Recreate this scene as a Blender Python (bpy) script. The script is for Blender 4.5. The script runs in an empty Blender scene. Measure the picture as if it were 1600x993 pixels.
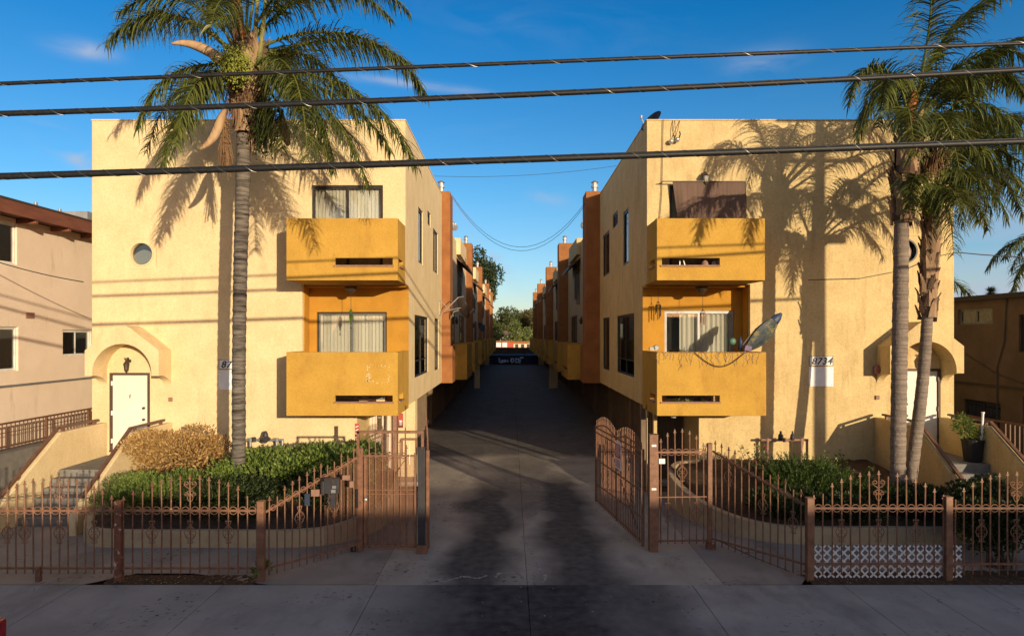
import bpy, bmesh, math, random
from mathutils import Vector, Matrix, Quaternion
R = math.radians
PI = math.pi
rnd = random.Random(11)
scene = bpy.context.scene
COL = scene.collection

# ---------------------------------------------------------------- camera
H = 4.2
F = 1067.0
FY = 18.4
cam_d = bpy.data.cameras.new('camera')
cam = bpy.data.objects.new('camera', cam_d)
COL.objects.link(cam)
cam.location = (0, 0, H)
cam.rotation_euler = (R(90), 0, 0)
cam_d.sensor_width = 36
cam_d.lens = 24.0
cam_d.shift_x = 0.00125
cam_d.shift_y = 0.0166
cam_d.clip_start = 0.1
cam_d.clip_end = 3000
scene.camera = cam

# ---------------------------------------------------------------- light
SUN_DIR = Vector((-0.54, 1.0, -0.169)).normalized()
SUN_EL = math.asin(-SUN_DIR.z)
SUN_AZ = math.atan2(-SUN_DIR.x, -SUN_DIR.y)
sl = bpy.data.lights.new('sun', 'SUN')
sl.energy = 5.0
sl.angle = R(0.5)
sl.color = (1.0, 0.82, 0.56)
so = bpy.data.objects.new('sun', sl)
so.rotation_euler = SUN_DIR.to_track_quat('-Z', 'Y').to_euler()
so.location = (20, -40, 30)
COL.objects.link(so)

world = bpy.data.worlds.new('World')
scene.world = world
world.use_nodes = True
wn, wl = world.node_tree.nodes, world.node_tree.links
wn.clear()
wout = wn.new('ShaderNodeOutputWorld')
wbg = wn.new('ShaderNodeBackground')
wbg.inputs['Strength'].default_value = 0.15
sky = wn.new('ShaderNodeTexSky')
sky.sky_type = 'NISHITA'
sky.sun_disc = False
sky.sun_elevation = SUN_EL
sky.sun_rotation = SUN_AZ
sky.air_density = 1.0
sky.dust_density = 0.3
sky.ozone_density = 2.6
sky.altitude = 100
wtc = wn.new('ShaderNodeTexCoord')
wsep = wn.new('ShaderNodeSeparateXYZ')
wl.new(wtc.outputs['Generated'], wsep.inputs[0])
def wmath(op, a, b=None, clamp=False):
    n = wn.new('ShaderNodeMath'); n.operation = op; n.use_clamp = clamp
    for i, v in enumerate((a, b)):
        if v is None: continue
        if isinstance(v, (int, float)): n.inputs[i].default_value = v
        else: wl.new(v, n.inputs[i])
    return n.outputs[0]
# tint with height: deeper, more saturated blue aloft, unseen zenith warmed for the shade
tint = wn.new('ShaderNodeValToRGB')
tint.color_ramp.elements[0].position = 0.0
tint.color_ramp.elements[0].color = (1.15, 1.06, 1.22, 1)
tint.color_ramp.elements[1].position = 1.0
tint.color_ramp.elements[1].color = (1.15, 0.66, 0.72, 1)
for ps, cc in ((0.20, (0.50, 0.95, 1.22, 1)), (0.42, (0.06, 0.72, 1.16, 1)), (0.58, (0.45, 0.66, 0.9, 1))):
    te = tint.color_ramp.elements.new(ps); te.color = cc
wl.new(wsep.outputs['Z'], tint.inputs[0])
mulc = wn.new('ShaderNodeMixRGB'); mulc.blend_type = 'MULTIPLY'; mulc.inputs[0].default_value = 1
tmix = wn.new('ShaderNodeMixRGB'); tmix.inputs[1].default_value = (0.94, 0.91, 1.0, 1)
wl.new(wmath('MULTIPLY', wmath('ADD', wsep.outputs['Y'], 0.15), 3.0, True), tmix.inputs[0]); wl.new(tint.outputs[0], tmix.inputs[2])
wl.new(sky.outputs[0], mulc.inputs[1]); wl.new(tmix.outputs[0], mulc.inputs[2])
# thin wisps of cloud
wmap = wn.new('ShaderNodeMapping')
wmap.inputs['Scale'].default_value = (1.6, 1.6, 7.0)
wmap.inputs['Rotation'].default_value = (0.0, 0.22, 0.0)
wmap.inputs['Location'].default_value = (0.35, 0.1, 0.6)
wl.new(wtc.outputs['Generated'], wmap.inputs[0])
wno = wn.new('ShaderNodeTexNoise')
wno.inputs['Scale'].default_value = 1.9
wno.inputs['Detail'].default_value = 9
wno.inputs['Roughness'].default_value = 0.62
wno.inputs['Distortion'].default_value = 0.6
wl.new(wmap.outputs[0], wno.inputs[0])
wr = wn.new('ShaderNodeValToRGB')
wr.color_ramp.elements[0].position = 0.54
wr.color_ramp.elements[0].color = (0, 0, 0, 1)
wr.color_ramp.elements[1].position = 0.80
wr.color_ramp.elements[1].color = (0.75, 0.75, 0.75, 1)
wl.new(wno.outputs[0], wr.inputs[0])
# low bank of cloud to the right
ratio = wmath('DIVIDE', wsep.outputs['X'], wmath('MAXIMUM', wsep.outputs['Y'], 0.05))
band = wmath('MULTIPLY', wmath('MULTIPLY', wmath('SUBTRACT', ratio, 0.45), 3.2, True),
             wmath('SUBTRACT', 1.0, wmath('MULTIPLY', wsep.outputs['Z'], 5.2), True), True)
wr2 = wn.new('ShaderNodeValToRGB')
wr2.color_ramp.elements[0].position = 0.30
wr2.color_ramp.elements[0].color = (0, 0, 0, 1)
wr2.color_ramp.elements[1].position = 0.60
wr2.color_ramp.elements[1].color = (1, 1, 1, 1)
wl.new(wno.outputs[0], wr2.inputs[0])
cl = wmath('ADD', wmath('MULTIPLY', wr.outputs[0], 0.12), wmath('MULTIPLY', wmath('MULTIPLY', band, 2.0), wr2.outputs[0]), True)
vv = wmath('DIVIDE', wsep.outputs['Z'], wmath('MAXIMUM', wsep.outputs['Y'], 0.05))
front = wmath('GREATER_THAN', wsep.outputs['Y'], 0.2)
wn2 = wn.new('ShaderNodeTexNoise'); wn2.inputs['Scale'].default_value = 9; wn2.inputs['Detail'].default_value = 8; wn2.inputs['Distortion'].default_value = .8
wmp2 = wn.new('ShaderNodeMapping'); wmp2.inputs['Scale'].default_value = (1, 1, 2.6); wl.new(wtc.outputs['Generated'], wmp2.inputs[0]); wl.new(wmp2.outputs[0], wn2.inputs[0])
nz = wmath('MULTIPLY', wmath('SUBTRACT', wn2.outputs[0], 0.42), 4.5, True)
for u0, v0, su, sv, ang, st in ((-.63,.418,.045,.012,-12,.6), (-.665,.285,.045,.014,-28,.75), (-.625,.25,.03,.012,-35,.5), (-.15,.368,.11,.006,-7,.45),
                                (-.03,.12,.055,.010,-50,.45), (-.085,.19,.03,.008,-45,.4), (.05,.205,.03,.01,-15,.35), (.37,.40,.05,.02,10,.3), (.0,.45,.15,.03,-10,.07)):
    ca, sa = math.cos(R(ang)), math.sin(R(ang))
    du = wmath('SUBTRACT', ratio, u0); dv = wmath('SUBTRACT', vv, v0)
    a_ = wmath('DIVIDE', wmath('ADD', wmath('MULTIPLY', du, ca), wmath('MULTIPLY', dv, sa)), su)
    b_ = wmath('DIVIDE', wmath('SUBTRACT', wmath('MULTIPLY', dv, ca), wmath('MULTIPLY', du, sa)), sv)
    e_ = wmath('POWER', 2.718, wmath('MULTIPLY', wmath('ADD', wmath('MULTIPLY', a_, a_), wmath('MULTIPLY', b_, b_)), -1.0))
    cl = wmath('ADD', cl, wmath('MULTIPLY', wmath('MULTIPLY', e_, nz), wmath('MULTIPLY', front, st*1.7)), True)
cmix = wn.new('ShaderNodeMixRGB')
cmix.inputs[2].default_value = (2.9, 3.3, 4.2, 1)
wl.new(wmath('MULTIPLY', cl, 0.75), cmix.inputs[0]); wl.new(mulc.outputs[0], cmix.inputs[1])
# brighter, warmer sky round the low sun (behind the viewer), boosted as shade fill
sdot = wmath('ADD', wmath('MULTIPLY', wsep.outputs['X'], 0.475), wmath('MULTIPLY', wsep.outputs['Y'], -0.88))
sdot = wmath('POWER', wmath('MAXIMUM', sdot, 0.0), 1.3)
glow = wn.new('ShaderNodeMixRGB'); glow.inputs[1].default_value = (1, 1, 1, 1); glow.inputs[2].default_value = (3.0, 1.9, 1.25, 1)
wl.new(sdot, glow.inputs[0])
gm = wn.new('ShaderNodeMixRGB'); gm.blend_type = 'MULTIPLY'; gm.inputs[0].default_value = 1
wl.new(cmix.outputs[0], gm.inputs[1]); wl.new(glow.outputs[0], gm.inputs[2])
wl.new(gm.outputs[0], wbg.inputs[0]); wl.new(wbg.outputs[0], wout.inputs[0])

scene.view_settings.view_transform = 'Standard'
scene.view_settings.look = 'None'
scene.view_settings.exposure = 0.08
scene.view_settings.gamma = 1.0
scene.view_settings.use_curve_mapping = False
scene.render.engine = 'CYCLES'

# ---------------------------------------------------------------- helpers
def pw(px, py, Y):
    """measured photo position at depth Y -> metres"""
    return Vector(((px - 798) * Y / F, Y, H - (py - 523) * Y / F))

ORG = {}
class MB:
    def __init__(s): s.v = []; s.f = []
    def add(s, vs, fs):
        b = len(s.v); s.v += [tuple(v) for v in vs]; s.f += [tuple(b + i for i in f) for f in fs]
    def box(s, x0, x1, y0, y1, z0, z1):
        if x0 > x1: x0, x1 = x1, x0
        if y0 > y1: y0, y1 = y1, y0
        if z0 > z1: z0, z1 = z1, z0
        s.add([(x0,y0,z0),(x1,y0,z0),(x1,y1,z0),(x0,y1,z0),(x0,y0,z1),(x1,y0,z1),(x1,y1,z1),(x0,y1,z1)],
              [(0,3,2,1),(4,5,6,7),(0,1,5,4),(1,2,6,5),(2,3,7,6),(3,0,4,7)])
    def obox(s, c, u, v, w):
        """box from centre and half-axis vectors"""
        c, u, v, w = map(Vector, (c, u, v, w))
        p = [c-u-v-w, c+u-v-w, c+u+v-w, c-u+v-w, c-u-v+w, c+u-v+w, c+u+v+w, c-u+v+w]
        s.add(p, [(0,3,2,1),(4,5,6,7),(0,1,5,4),(1,2,6,5),(2,3,7,6),(3,0,4,7)])
    def bar(s, a, b, w, h=None, up=(0,0,1)):
        a, b = Vector(a), Vector(b); h = h or w
        d = b - a; L = d.length
        if L < 1e-6: return
        d.normalize(); up = Vector(up)
        if abs(d.dot(up)) > .99: up = Vector((0,1,0))
        sd = d.cross(up).normalized(); u2 = sd.cross(d).normalized()
        s.obox((a+b)/2, d*L/2, sd*w/2, u2*h/2)
    def tube(s, pts, r, n=8, caps=True):
        pts = [Vector(p) for p in pts]; m = len(pts)
        rs = r if isinstance(r, (list, tuple)) else [r]*m
        b = len(s.v); prev = None
        for i, p in enumerate(pts):
            t = (pts[min(i+1, m-1)] - pts[max(i-1, 0)]).normalized()
            if prev is None:
                a = Vector((0,0,1)) if abs(t.z) < .9 else Vector((1,0,0))
                prev = t.cross(a).normalized()
            x = (prev - t*prev.dot(t)).normalized(); prev = x
            y = t.cross(x)
            for k in range(n):
                an = 2*PI*k/n
                s.v.append(tuple(p + (x*math.cos(an) + y*math.sin(an))*rs[i]))
        for i in range(m-1):
            for k in range(n):
                k2 = (k+1) % n
                s.f.append((b+i*n+k, b+i*n+k2, b+(i+1)*n+k2, b+(i+1)*n+k))
        if caps:
            s.f.append(tuple(b+k for k in reversed(range(n))))
            s.f.append(tuple(b+(m-1)*n+k for k in range(n)))
    def lathe(s, c, prof, n=24, axis='Z', caps=True):
        """prof: (radius, offset) pairs; axis Z or Y"""
        c = Vector(c); b = len(s.v); m = len(prof)
        for r, h in prof:
            for k in range(n):
                an = 2*PI*k/n
                if axis == 'Z': o = Vector((r*math.cos(an), r*math.sin(an), h))
                else: o = Vector((r*math.cos(an), h, r*math.sin(an)))
                s.v.append(tuple(c+o))
        for i in range(m-1):
            for k in range(n):
                k2 = (k+1) % n
                s.f.append((b+i*n+k, b+i*n+k2, b+(i+1)*n+k2, b+(i+1)*n+k))
        if caps: s.f.append(tuple(b+k for k in range(n))); s.f.append(tuple(b+(m-1)*n+k for k in range(n)))
    def prism(s, poly, O, U, V, N, t):
        """extrude 2d polygon (u,v) by t along -N"""
        O, U, V, N = map(Vector, (O, U, V, N)); n = len(poly)
        a = [O + U*p[0] + V*p[1] for p in poly]; b2 = [p - N*t for p in a]
        s.add(a + b2, [tuple(range(n)), tuple(range(2*n-1, n-1, -1))] +
              [(i, n+i, n+(i+1) % n, (i+1) % n) for i in range(n)])
    def panel(s, O, U, V, N, w, h, holes=(), t=0.15):
        O, U, V, N = map(Vector, (O, U, V, N))
        us = sorted({0, w} | {min(max(x, 0), w) for q in holes for x in q[:2]})
        vs = sorted({0, h} | {min(max(x, 0), h) for q in holes for x in q[2:]})
        def solid(i, j):
            if i < 0 or j < 0 or i >= len(us)-1 or j >= len(vs)-1: return False
            cu, cv = (us[i]+us[i+1])/2, (vs[j]+vs[j+1])/2
            return not any(q[0] < cu < q[1] and q[2] < cv < q[3] for q in holes)
        P = lambda u, v, d: tuple(O + U*u + V*v - N*d)
        for i in range(len(us)-1):
            for j in range(len(vs)-1):
                if not solid(i, j): continue
                u0, u1, v0, v1 = us[i], us[i+1], vs[j], vs[j+1]
                s.add([P(u0,v0,0),P(u1,v0,0),P(u1,v1,0),P(u0,v1,0)], [(0,1,2,3)])
                s.add([P(u0,v0,t),P(u0,v1,t),P(u1,v1,t),P(u1,v0,t)], [(0,1,2,3)])
                if not solid(i-1, j): s.add([P(u0,v0,0),P(u0,v1,0),P(u0,v1,t),P(u0,v0,t)], [(0,1,2,3)])
                if not solid(i+1, j): s.add([P(u1,v0,0),P(u1,v0,t),P(u1,v1,t),P(u1,v1,0)], [(0,1,2,3)])
                if not solid(i, j-1): s.add([P(u0,v0,0),P(u0,v0,t),P(u1,v0,t),P(u1,v0,0)], [(0,1,2,3)])
                if not solid(i, j+1): s.add([P(u0,v1,0),P(u1,v1,0),P(u1,v1,t),P(u0,v1,t)], [(0,1,2,3)])
    def build(s, name, mat, parent=None, smooth=False, weld=False, bevel=0, origin=None, recalc=True):
        if parent is not None: o0 = ORG[parent.name]
        elif origin is not None: o0 = Vector(origin)
        else:
            xs = [v[0] for v in s.v]; ys = [v[1] for v in s.v]; zs = [v[2] for v in s.v]
            o0 = Vector(((min(xs)+max(xs))/2, (min(ys)+max(ys))/2, min(zs)))
        me = bpy.data.meshes.new(name)
        me.from_pydata([(v[0]-o0.x, v[1]-o0.y, v[2]-o0.z) for v in s.v], [], s.f)
        if weld or (recalc and len(s.f) < 4000):
            bm = bmesh.new(); bm.from_mesh(me)
            if weld: bmesh.ops.remove_doubles(bm, verts=bm.verts, dist=1e-4)
            bmesh.ops.recalc_face_normals(bm, faces=bm.faces)
            bm.to_mesh(me); bm.free()
        if smooth:
            me.polygons.foreach_set('use_smooth', [True]*len(me.polygons))
        me.materials.append(mat)
        me.update()
        o = bpy.data.objects.new(name, me); COL.objects.link(o)
        if parent is not None: o.parent = parent
        else: o.location = o0
        ORG[o.name] = o0
        if bevel:
            m = o.modifiers.new('bevel', 'BEVEL'); m.width = bevel; m.segments = 2
            m.limit_method = 'ANGLE'; m.angle_limit = R(40)
        return o

def tag(o, label=None, cat=None, group=None, kind=None):
    if label: o['label'] = label
    if cat: o['category'] = cat
    if group: o['group'] = group
    if kind: o['kind'] = kind
    return o
def empty(name, loc, label, cat, group=None):
    o = bpy.data.objects.new(name, None); COL.objects.link(o)
    o.location = loc; o.empty_display_size = .2
    ORG[o.name] = Vector(loc)
    return tag(o, label, cat, group)

# ---------------------------------------------------------------- materials
MATS = {}
def mat(name, c1, c2=None, rough=.8, scale=4, detail=5, stretch=(1,1,1), bump=0, bscale=60, metal=0,
        c3=None, s3=1.0, t3=(.5,.62), st3=(1,1,1), spec=.3, transl=0, island=0, grain=0, ramp=(.35,.65), alpha=1, gcoord='Object'):
    m = bpy.data.materials.new(name); m.use_nodes = True
    n, l = m.node_tree.nodes, m.node_tree.links
    p = n['Principled BSDF']; out = n['Material Output']
    p.inputs['Roughness'].default_value = rough
    p.inputs['Metallic'].default_value = metal
    p.inputs['Specular IOR Level'].default_value = spec
    c2 = c2 or tuple(x*.8 for x in c1)
    if gcoord == 'World':
        tc = n.new('ShaderNodeNewGeometry').outputs['Position']
    else: tc = n.new('ShaderNodeTexCoord').outputs['Object']
    mp = n.new('ShaderNodeMapping'); mp.inputs['Scale'].default_value = stretch
    l.new(tc, mp.inputs[0])
    no = n.new('ShaderNodeTexNoise'); no.inputs['Scale'].default_value = scale; no.inputs['Detail'].default_value = detail
    no.inputs['Roughness'].default_value = .6
    l.new(mp.outputs[0], no.inputs[0])
    fac = no.outputs[0]
    if island:
        g = n.new('ShaderNodeNewGeometry')
        mx = n.new('ShaderNodeMix'); mx.data_type = 'FLOAT'; mx.inputs[0].default_value = island
        l.new(no.outputs[0], mx.inputs[2]); l.new(g.outputs['Random Per Island'], mx.inputs[3])
        fac = mx.outputs[0]
    cr = n.new('ShaderNodeValToRGB')
    cr.color_ramp.elements[0].position = ramp[0]; cr.color_ramp.elements[0].color = (*c2, 1)
    cr.color_ramp.elements[1].position = ramp[1]; cr.color_ramp.elements[1].color = (*c1, 1)
    l.new(fac, cr.inputs[0]); colr = cr.outputs[0]
    if c3:
        mp3 = n.new('ShaderNodeMapping'); mp3.inputs['Scale'].default_value = st3
        l.new(tc, mp3.inputs[0])
        n3 = n.new('ShaderNodeTexNoise'); n3.inputs['Scale'].default_value = s3; n3.inputs['Detail'].default_value = 8
        n3.inputs['Roughness'].default_value = .65
        l.new(mp3.outputs[0], n3.inputs[0])
        r3 = n.new('ShaderNodeValToRGB')
        r3.color_ramp.elements[0].position = t3[0]; r3.color_ramp.elements[0].color = (0,0,0,1)
        r3.color_ramp.elements[1].position = t3[1]; r3.color_ramp.elements[1].color = (1,1,1,1)
        l.new(n3.outputs[0], r3.inputs[0])
        mc = n.new('ShaderNodeMixRGB'); mc.inputs[2].default_value = (*c3, 1)
        l.new(r3.outputs[0], mc.inputs[0]); l.new(colr, mc.inputs[1]); colr = mc.outputs[0]
    if grain:
        ng = n.new('ShaderNodeTexNoise'); ng.inputs['Scale'].default_value = 19; ng.inputs['Detail'].default_value = 6; ng.inputs['Roughness'].default_value = .75
        l.new(tc, ng.inputs[0])
        gr = n.new('ShaderNodeMapRange'); gr.inputs[1].default_value = .3; gr.inputs[2].default_value = .7
        gr.inputs[3].default_value = 1-grain; gr.inputs[4].default_value = 1+grain*.6
        l.new(ng.outputs[0], gr.inputs[0])
        gm_ = n.new('ShaderNodeVectorMath'); gm_.operation = 'SCALE'
        l.new(colr, gm_.inputs[0]); l.new(gr.outputs[0], gm_.inputs['Scale']); colr = gm_.outputs[0]
    l.new(colr, p.inputs['Base Color'])
    if bump:
        nb = n.new('ShaderNodeTexNoise'); nb.inputs['Scale'].default_value = bscale; nb.inputs['Detail'].default_value = 4
        l.new(tc, nb.inputs[0])
        b = n.new('ShaderNodeBump'); b.inputs['Strength'].default_value = min(bump, 1); b.inputs['Distance'].default_value = .02
        l.new(nb.outputs[0], b.inputs['Height']); l.new(b.outputs[0], p.inputs['Normal'])
    sh = p.outputs[0]
    if transl:
        tr = n.new('ShaderNodeBsdfTranslucent'); l.new(colr, tr.inputs[0])
        ms = n.new('ShaderNodeMixShader'); ms.inputs[0].default_value = transl
        l.new(sh, ms.inputs[1]); l.new(tr.outputs[0], ms.inputs[2]); sh = ms.outputs[0]
    if alpha < 1:
        tr = n.new('ShaderNodeBsdfTransparent')
        ms = n.new('ShaderNodeMixShader'); ms.inputs[0].default_value = alpha
        l.new(tr.outputs[0], ms.inputs[1]); l.new(sh, ms.inputs[2]); sh = ms.outputs[0]
    l.new(sh, out.inputs[0])
    MATS[name] = m
    return m
def glass_mat(name, tint, base, f0=.12):
    m = bpy.data.materials.new(name); m.use_nodes = True
    n, l = m.node_tree.nodes, m.node_tree.links
    n.remove(n['Principled BSDF']); out = n['Material Output']
    tr = n.new('ShaderNodeBsdfTransparent'); tr.inputs[0].default_value = (*tint, 1)
    gl = n.new('ShaderNodeBsdfGlossy'); gl.inputs['Roughness'].default_value = .02
    df = n.new('ShaderNodeBsdfDiffuse'); df.inputs[0].default_value = (*base, 1)
    lw = n.new('ShaderNodeLayerWeight'); lw.inputs[0].default_value = .35
    mr = n.new('ShaderNodeMapRange'); mr.inputs[3].default_value = f0; mr.inputs[4].default_value = .9
    l.new(lw.outputs['Fresnel'], mr.inputs[0])
    a = n.new('ShaderNodeMixShader'); a.inputs[0].default_value = .05
    l.new(tr.outputs[0], a.inputs[1]); l.new(df.outputs[0], a.inputs[2])
    b = n.new('ShaderNodeMixShader')
    l.new(mr.outputs[0], b.inputs[0]); l.new(a.outputs[0], b.inputs[1]); l.new(gl.outputs[0], b.inputs[2])
    l.new(b.outputs[0], out.inputs[0])
    return m

M_CREAM = mat('cream_stucco', (.77,.605,.355), (.69,.53,.30), rough=.92, scale=1.6, detail=8, bump=.55, bscale=26,
              c3=(.58,.42,.225), s3=2.0, t3=(.54,.86), st3=(1.2,1.2,.4), spec=.12, grain=.13)
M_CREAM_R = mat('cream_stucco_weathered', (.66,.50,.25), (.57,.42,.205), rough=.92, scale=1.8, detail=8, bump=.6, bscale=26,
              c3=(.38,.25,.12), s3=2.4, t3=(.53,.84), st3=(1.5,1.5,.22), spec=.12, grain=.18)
M_OCHRE = mat('ochre_stucco', (.55,.32,.062), (.48,.275,.053), rough=.9, scale=1.8, detail=8, bump=.5, bscale=30,
              c3=(.38,.195,.045), s3=2.0, t3=(.52,.80), st3=(1,1,.5), spec=.12, grain=.12)
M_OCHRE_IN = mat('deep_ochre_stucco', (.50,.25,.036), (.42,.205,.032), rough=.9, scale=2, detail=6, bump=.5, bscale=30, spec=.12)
M_TERRA = mat('terracotta_stucco', (.34,.145,.052), (.26,.105,.04), rough=.9, scale=2, detail=7, bump=.5, bscale=30, spec=.12,
              c3=(.22,.09,.05), s3=1.6, t3=(.55,.8), st3=(1,1,.3))
M_BEIGE = mat('beige_stucco', (.78,.64,.51), (.72,.585,.46), rough=.92, scale=1.3, detail=7, bump=.5, bscale=26, spec=.12,
              c3=(.44,.31,.21), s3=2, t3=(.58,.8), st3=(1,1,.2))
M_BROWNST = mat('brown_stucco', (.15,.11,.085), (.11,.08,.06), rough=.92, scale=1.3, detail=7, bump=.5, bscale=26, spec=.12)
M_LEDGE = mat('ledge_tile', (.34,.19,.13), (.24,.13,.10), rough=.7, scale=9)
M_DARKFR = mat('dark_aluminium', (.055,.05,.045), rough=.45, metal=.3)
M_GREYFR = mat('grey_aluminium', (.24,.24,.24), (.18,.18,.18), rough=.4, metal=.5)
M_WHITEFR = mat('white_frame_paint', (.72,.70,.64), rough=.5)
M_BROWNFR = mat('brown_frame_paint', (.10,.055,.04), rough=.6, scale=12)
M_DOOR = mat('white_door_paint', (.74,.71,.62), (.68,.65,.56), rough=.55, scale=2.5, detail=6)
M_BLIND = mat('cream_blinds', (.84,.79,.67), (.66,.61,.50), rough=.6, island=.8, ramp=(.1,.9), transl=.2)
M_CURT = mat('grey_curtain', (.60,.58,.52), (.48,.46,.42), rough=.85, scale=5, transl=.15)
M_GLASS = glass_mat('window_glass', (.97,.98,.97), (.05,.06,.06), .05)
M_GLASSD = glass_mat('tinted_glass', (.62,.64,.64), (.04,.045,.05), .10)
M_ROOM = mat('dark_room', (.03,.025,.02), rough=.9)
M_CONC = mat('driveway_concrete', (.22,.18,.145), (.165,.14,.115), rough=.9, scale=1.6, detail=10, bump=.25, bscale=50)
M_CONCL = mat('pale_concrete', (.36,.31,.25), (.29,.25,.20), rough=.9, scale=2.2, detail=8, bump=.4, bscale=40,
              c3=(.2,.17,.14), s3=3, t3=(.58,.75))
M_STEP = mat('step_concrete', (.22,.205,.185), (.16,.15,.14), rough=.9, scale=4, detail=7, bump=.3, bscale=45)
M_PLANT = mat('planter_stucco', (.52,.40,.24), (.42,.31,.19), rough=.92, scale=2.4, detail=8, bump=.5, bscale=30,
              c3=(.25,.18,.12), s3=3, t3=(.6,.8), st3=(1,1,.4))
M_SOIL = mat('garden_soil', (.10,.06,.035), (.05,.032,.02), rough=1, scale=9, detail=9, bump=.9, bscale=30)
M_RUST = mat('rust_brown_paint', (.27,.13,.072), (.16,.075,.045), rough=.55, scale=9, detail=8, c3=(.12,.05,.035), s3=16, t3=(.56,.70), spec=.4)
M_RUSTD = mat('peeling_rust_paint', (.24,.085,.045), (.13,.05,.03), rough=.65, scale=8, detail=8, c3=(.62,.52,.44), s3=14, t3=(.60,.66), spec=.4)
M_RAIL = mat('brown_handrail_paint', (.17,.085,.05), (.12,.06,.04), rough=.5, scale=8, spec=.4)
M_MESH = mat('perforated_brown_mesh', (.30,.15,.08), (.25,.12,.065), rough=.7, scale=3, alpha=.30)
M_IRONBLK = mat('blackened_steel', (.045,.042,.045), (.028,.026,.03), rough=.5, scale=5, c3=(.2,.09,.05), s3=6, t3=(.6,.7), spec=.4)
M_CABLE = mat('cable_jacket', (.018,.018,.018), (.010,.010,.010), rough=.55, scale=20, spec=.4)
M_LASH = mat('lashing_wire', (.26,.25,.24), rough=.4, metal=.7)
M_WIRE = mat('thin_wire', (.06,.055,.05), rough=.6)
M_WHITE = mat('white_plastic', (.82,.81,.80), (.74,.73,.72), rough=.5, scale=6)
M_BLACK = mat('black_plastic', (.02,.02,.022), rough=.45)
M_GREY = mat('grey_metal', (.30,.30,.30), (.22,.22,.22), rough=.45, metal=.4)
M_GALV = mat('galvanised_metal', (.55,.53,.50), (.42,.40,.38), rough=.4, metal=.6)
M_BRONZE = mat('aged_bronze', (.12,.085,.055), (.06,.045,.03), rough=.5, metal=.5, scale=20)
M_TRUNK = mat('palm_bark', (.21,.18,.15), (.08,.068,.058), rough=.95, scale=2.5, detail=9, stretch=(1,1,9), bump=1, bscale=18, spec=.1,
              c3=(.045,.038,.032), s3=2.0, t3=(.50,.62), st3=(.8,.8,7))
M_TRUNKR = mat('ringed_palm_bark', (.28,.22,.175), (.15,.12,.10), rough=.95, scale=1.6, detail=9, stretch=(1,1,14), bump=.9, bscale=18, spec=.1,
              c3=(.11,.085,.07), s3=1.8, t3=(.58,.70), st3=(.6,.6,9))
M_BOOT = mat('palm_leaf_base', (.34,.22,.13), (.10,.06,.04), rough=.95, island=.6, scale=6, stretch=(1,1,.3), bump=.8, bscale=30)
M_FROND = mat('palm_leaflets', (.19,.20,.042), (.035,.06,.015), rough=.42, island=.75, scale=1.2, ramp=(.1,.9), transl=.22, spec=.4)
M_FRONDD = mat('dry_palm_leaflets', (.30,.20,.09), (.15,.09,.04), rough=.7, island=.7, ramp=(.1,.9), transl=.2)
M_RACHIS = mat('palm_rachis', (.26,.24,.08), (.16,.15,.05), rough=.6, scale=3)
M_SPATHE = mat('woody_spathe', (.52,.36,.21), (.34,.20,.11), rough=.8, scale=5, stretch=(1,1,.3))
M_ORANGE = mat('orange_leaf_sheath', (.42,.15,.05), (.24,.09,.035), rough=.8, scale=6, stretch=(1,1,.3))
M_FRUIT = mat('green_palm_fruit', (.36,.38,.07), (.18,.20,.035), rough=.5, island=.8, ramp=(.1,.9))
M_FRUITB = mat('dry_fruit_strands', (.28,.16,.08), (.14,.08,.04), rough=.8, island=.8, ramp=(.1,.9))
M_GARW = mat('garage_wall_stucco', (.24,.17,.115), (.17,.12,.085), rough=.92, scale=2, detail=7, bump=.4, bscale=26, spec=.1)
def leafmat(name, a, b, tr=.25, rough=.5):
    return mat(name, a, b, rough=rough, island=.75, scale=2.2, ramp=(.12,.88), transl=tr, spec=.35)
M_LEAFG = leafmat('green_shrub_leaves', (.24,.30,.06), (.06,.11,.022))
M_LEAFD = leafmat('dark_shrub_leaves', (.065,.085,.02), (.018,.032,.01))
M_LEAFY = leafmat('dry_tan_leaves', (.56,.36,.13), (.26,.14,.05))
M_LEAFJ = leafmat('bright_needle_leaves', (.10,.155,.03), (.025,.05,.01))
M_LEAFF = leafmat('far_tree_leaves', (.13,.15,.04), (.045,.06,.02))
M_LEAFF2 = leafmat('pale_tree_leaves', (.22,.25,.07), (.10,.13,.04))
M_LEAFE = leafmat('eucalyptus_leaves', (.075,.10,.035), (.025,.04,.018))
M_BARK = mat('tree_bark', (.20,.14,.10), (.10,.07,.05), rough=.95, scale=5, stretch=(1,1,.3))
M_TWIG = mat('shrub_stems', (.14,.09,.06), (.08,.05,.035), rough=.95)
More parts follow.
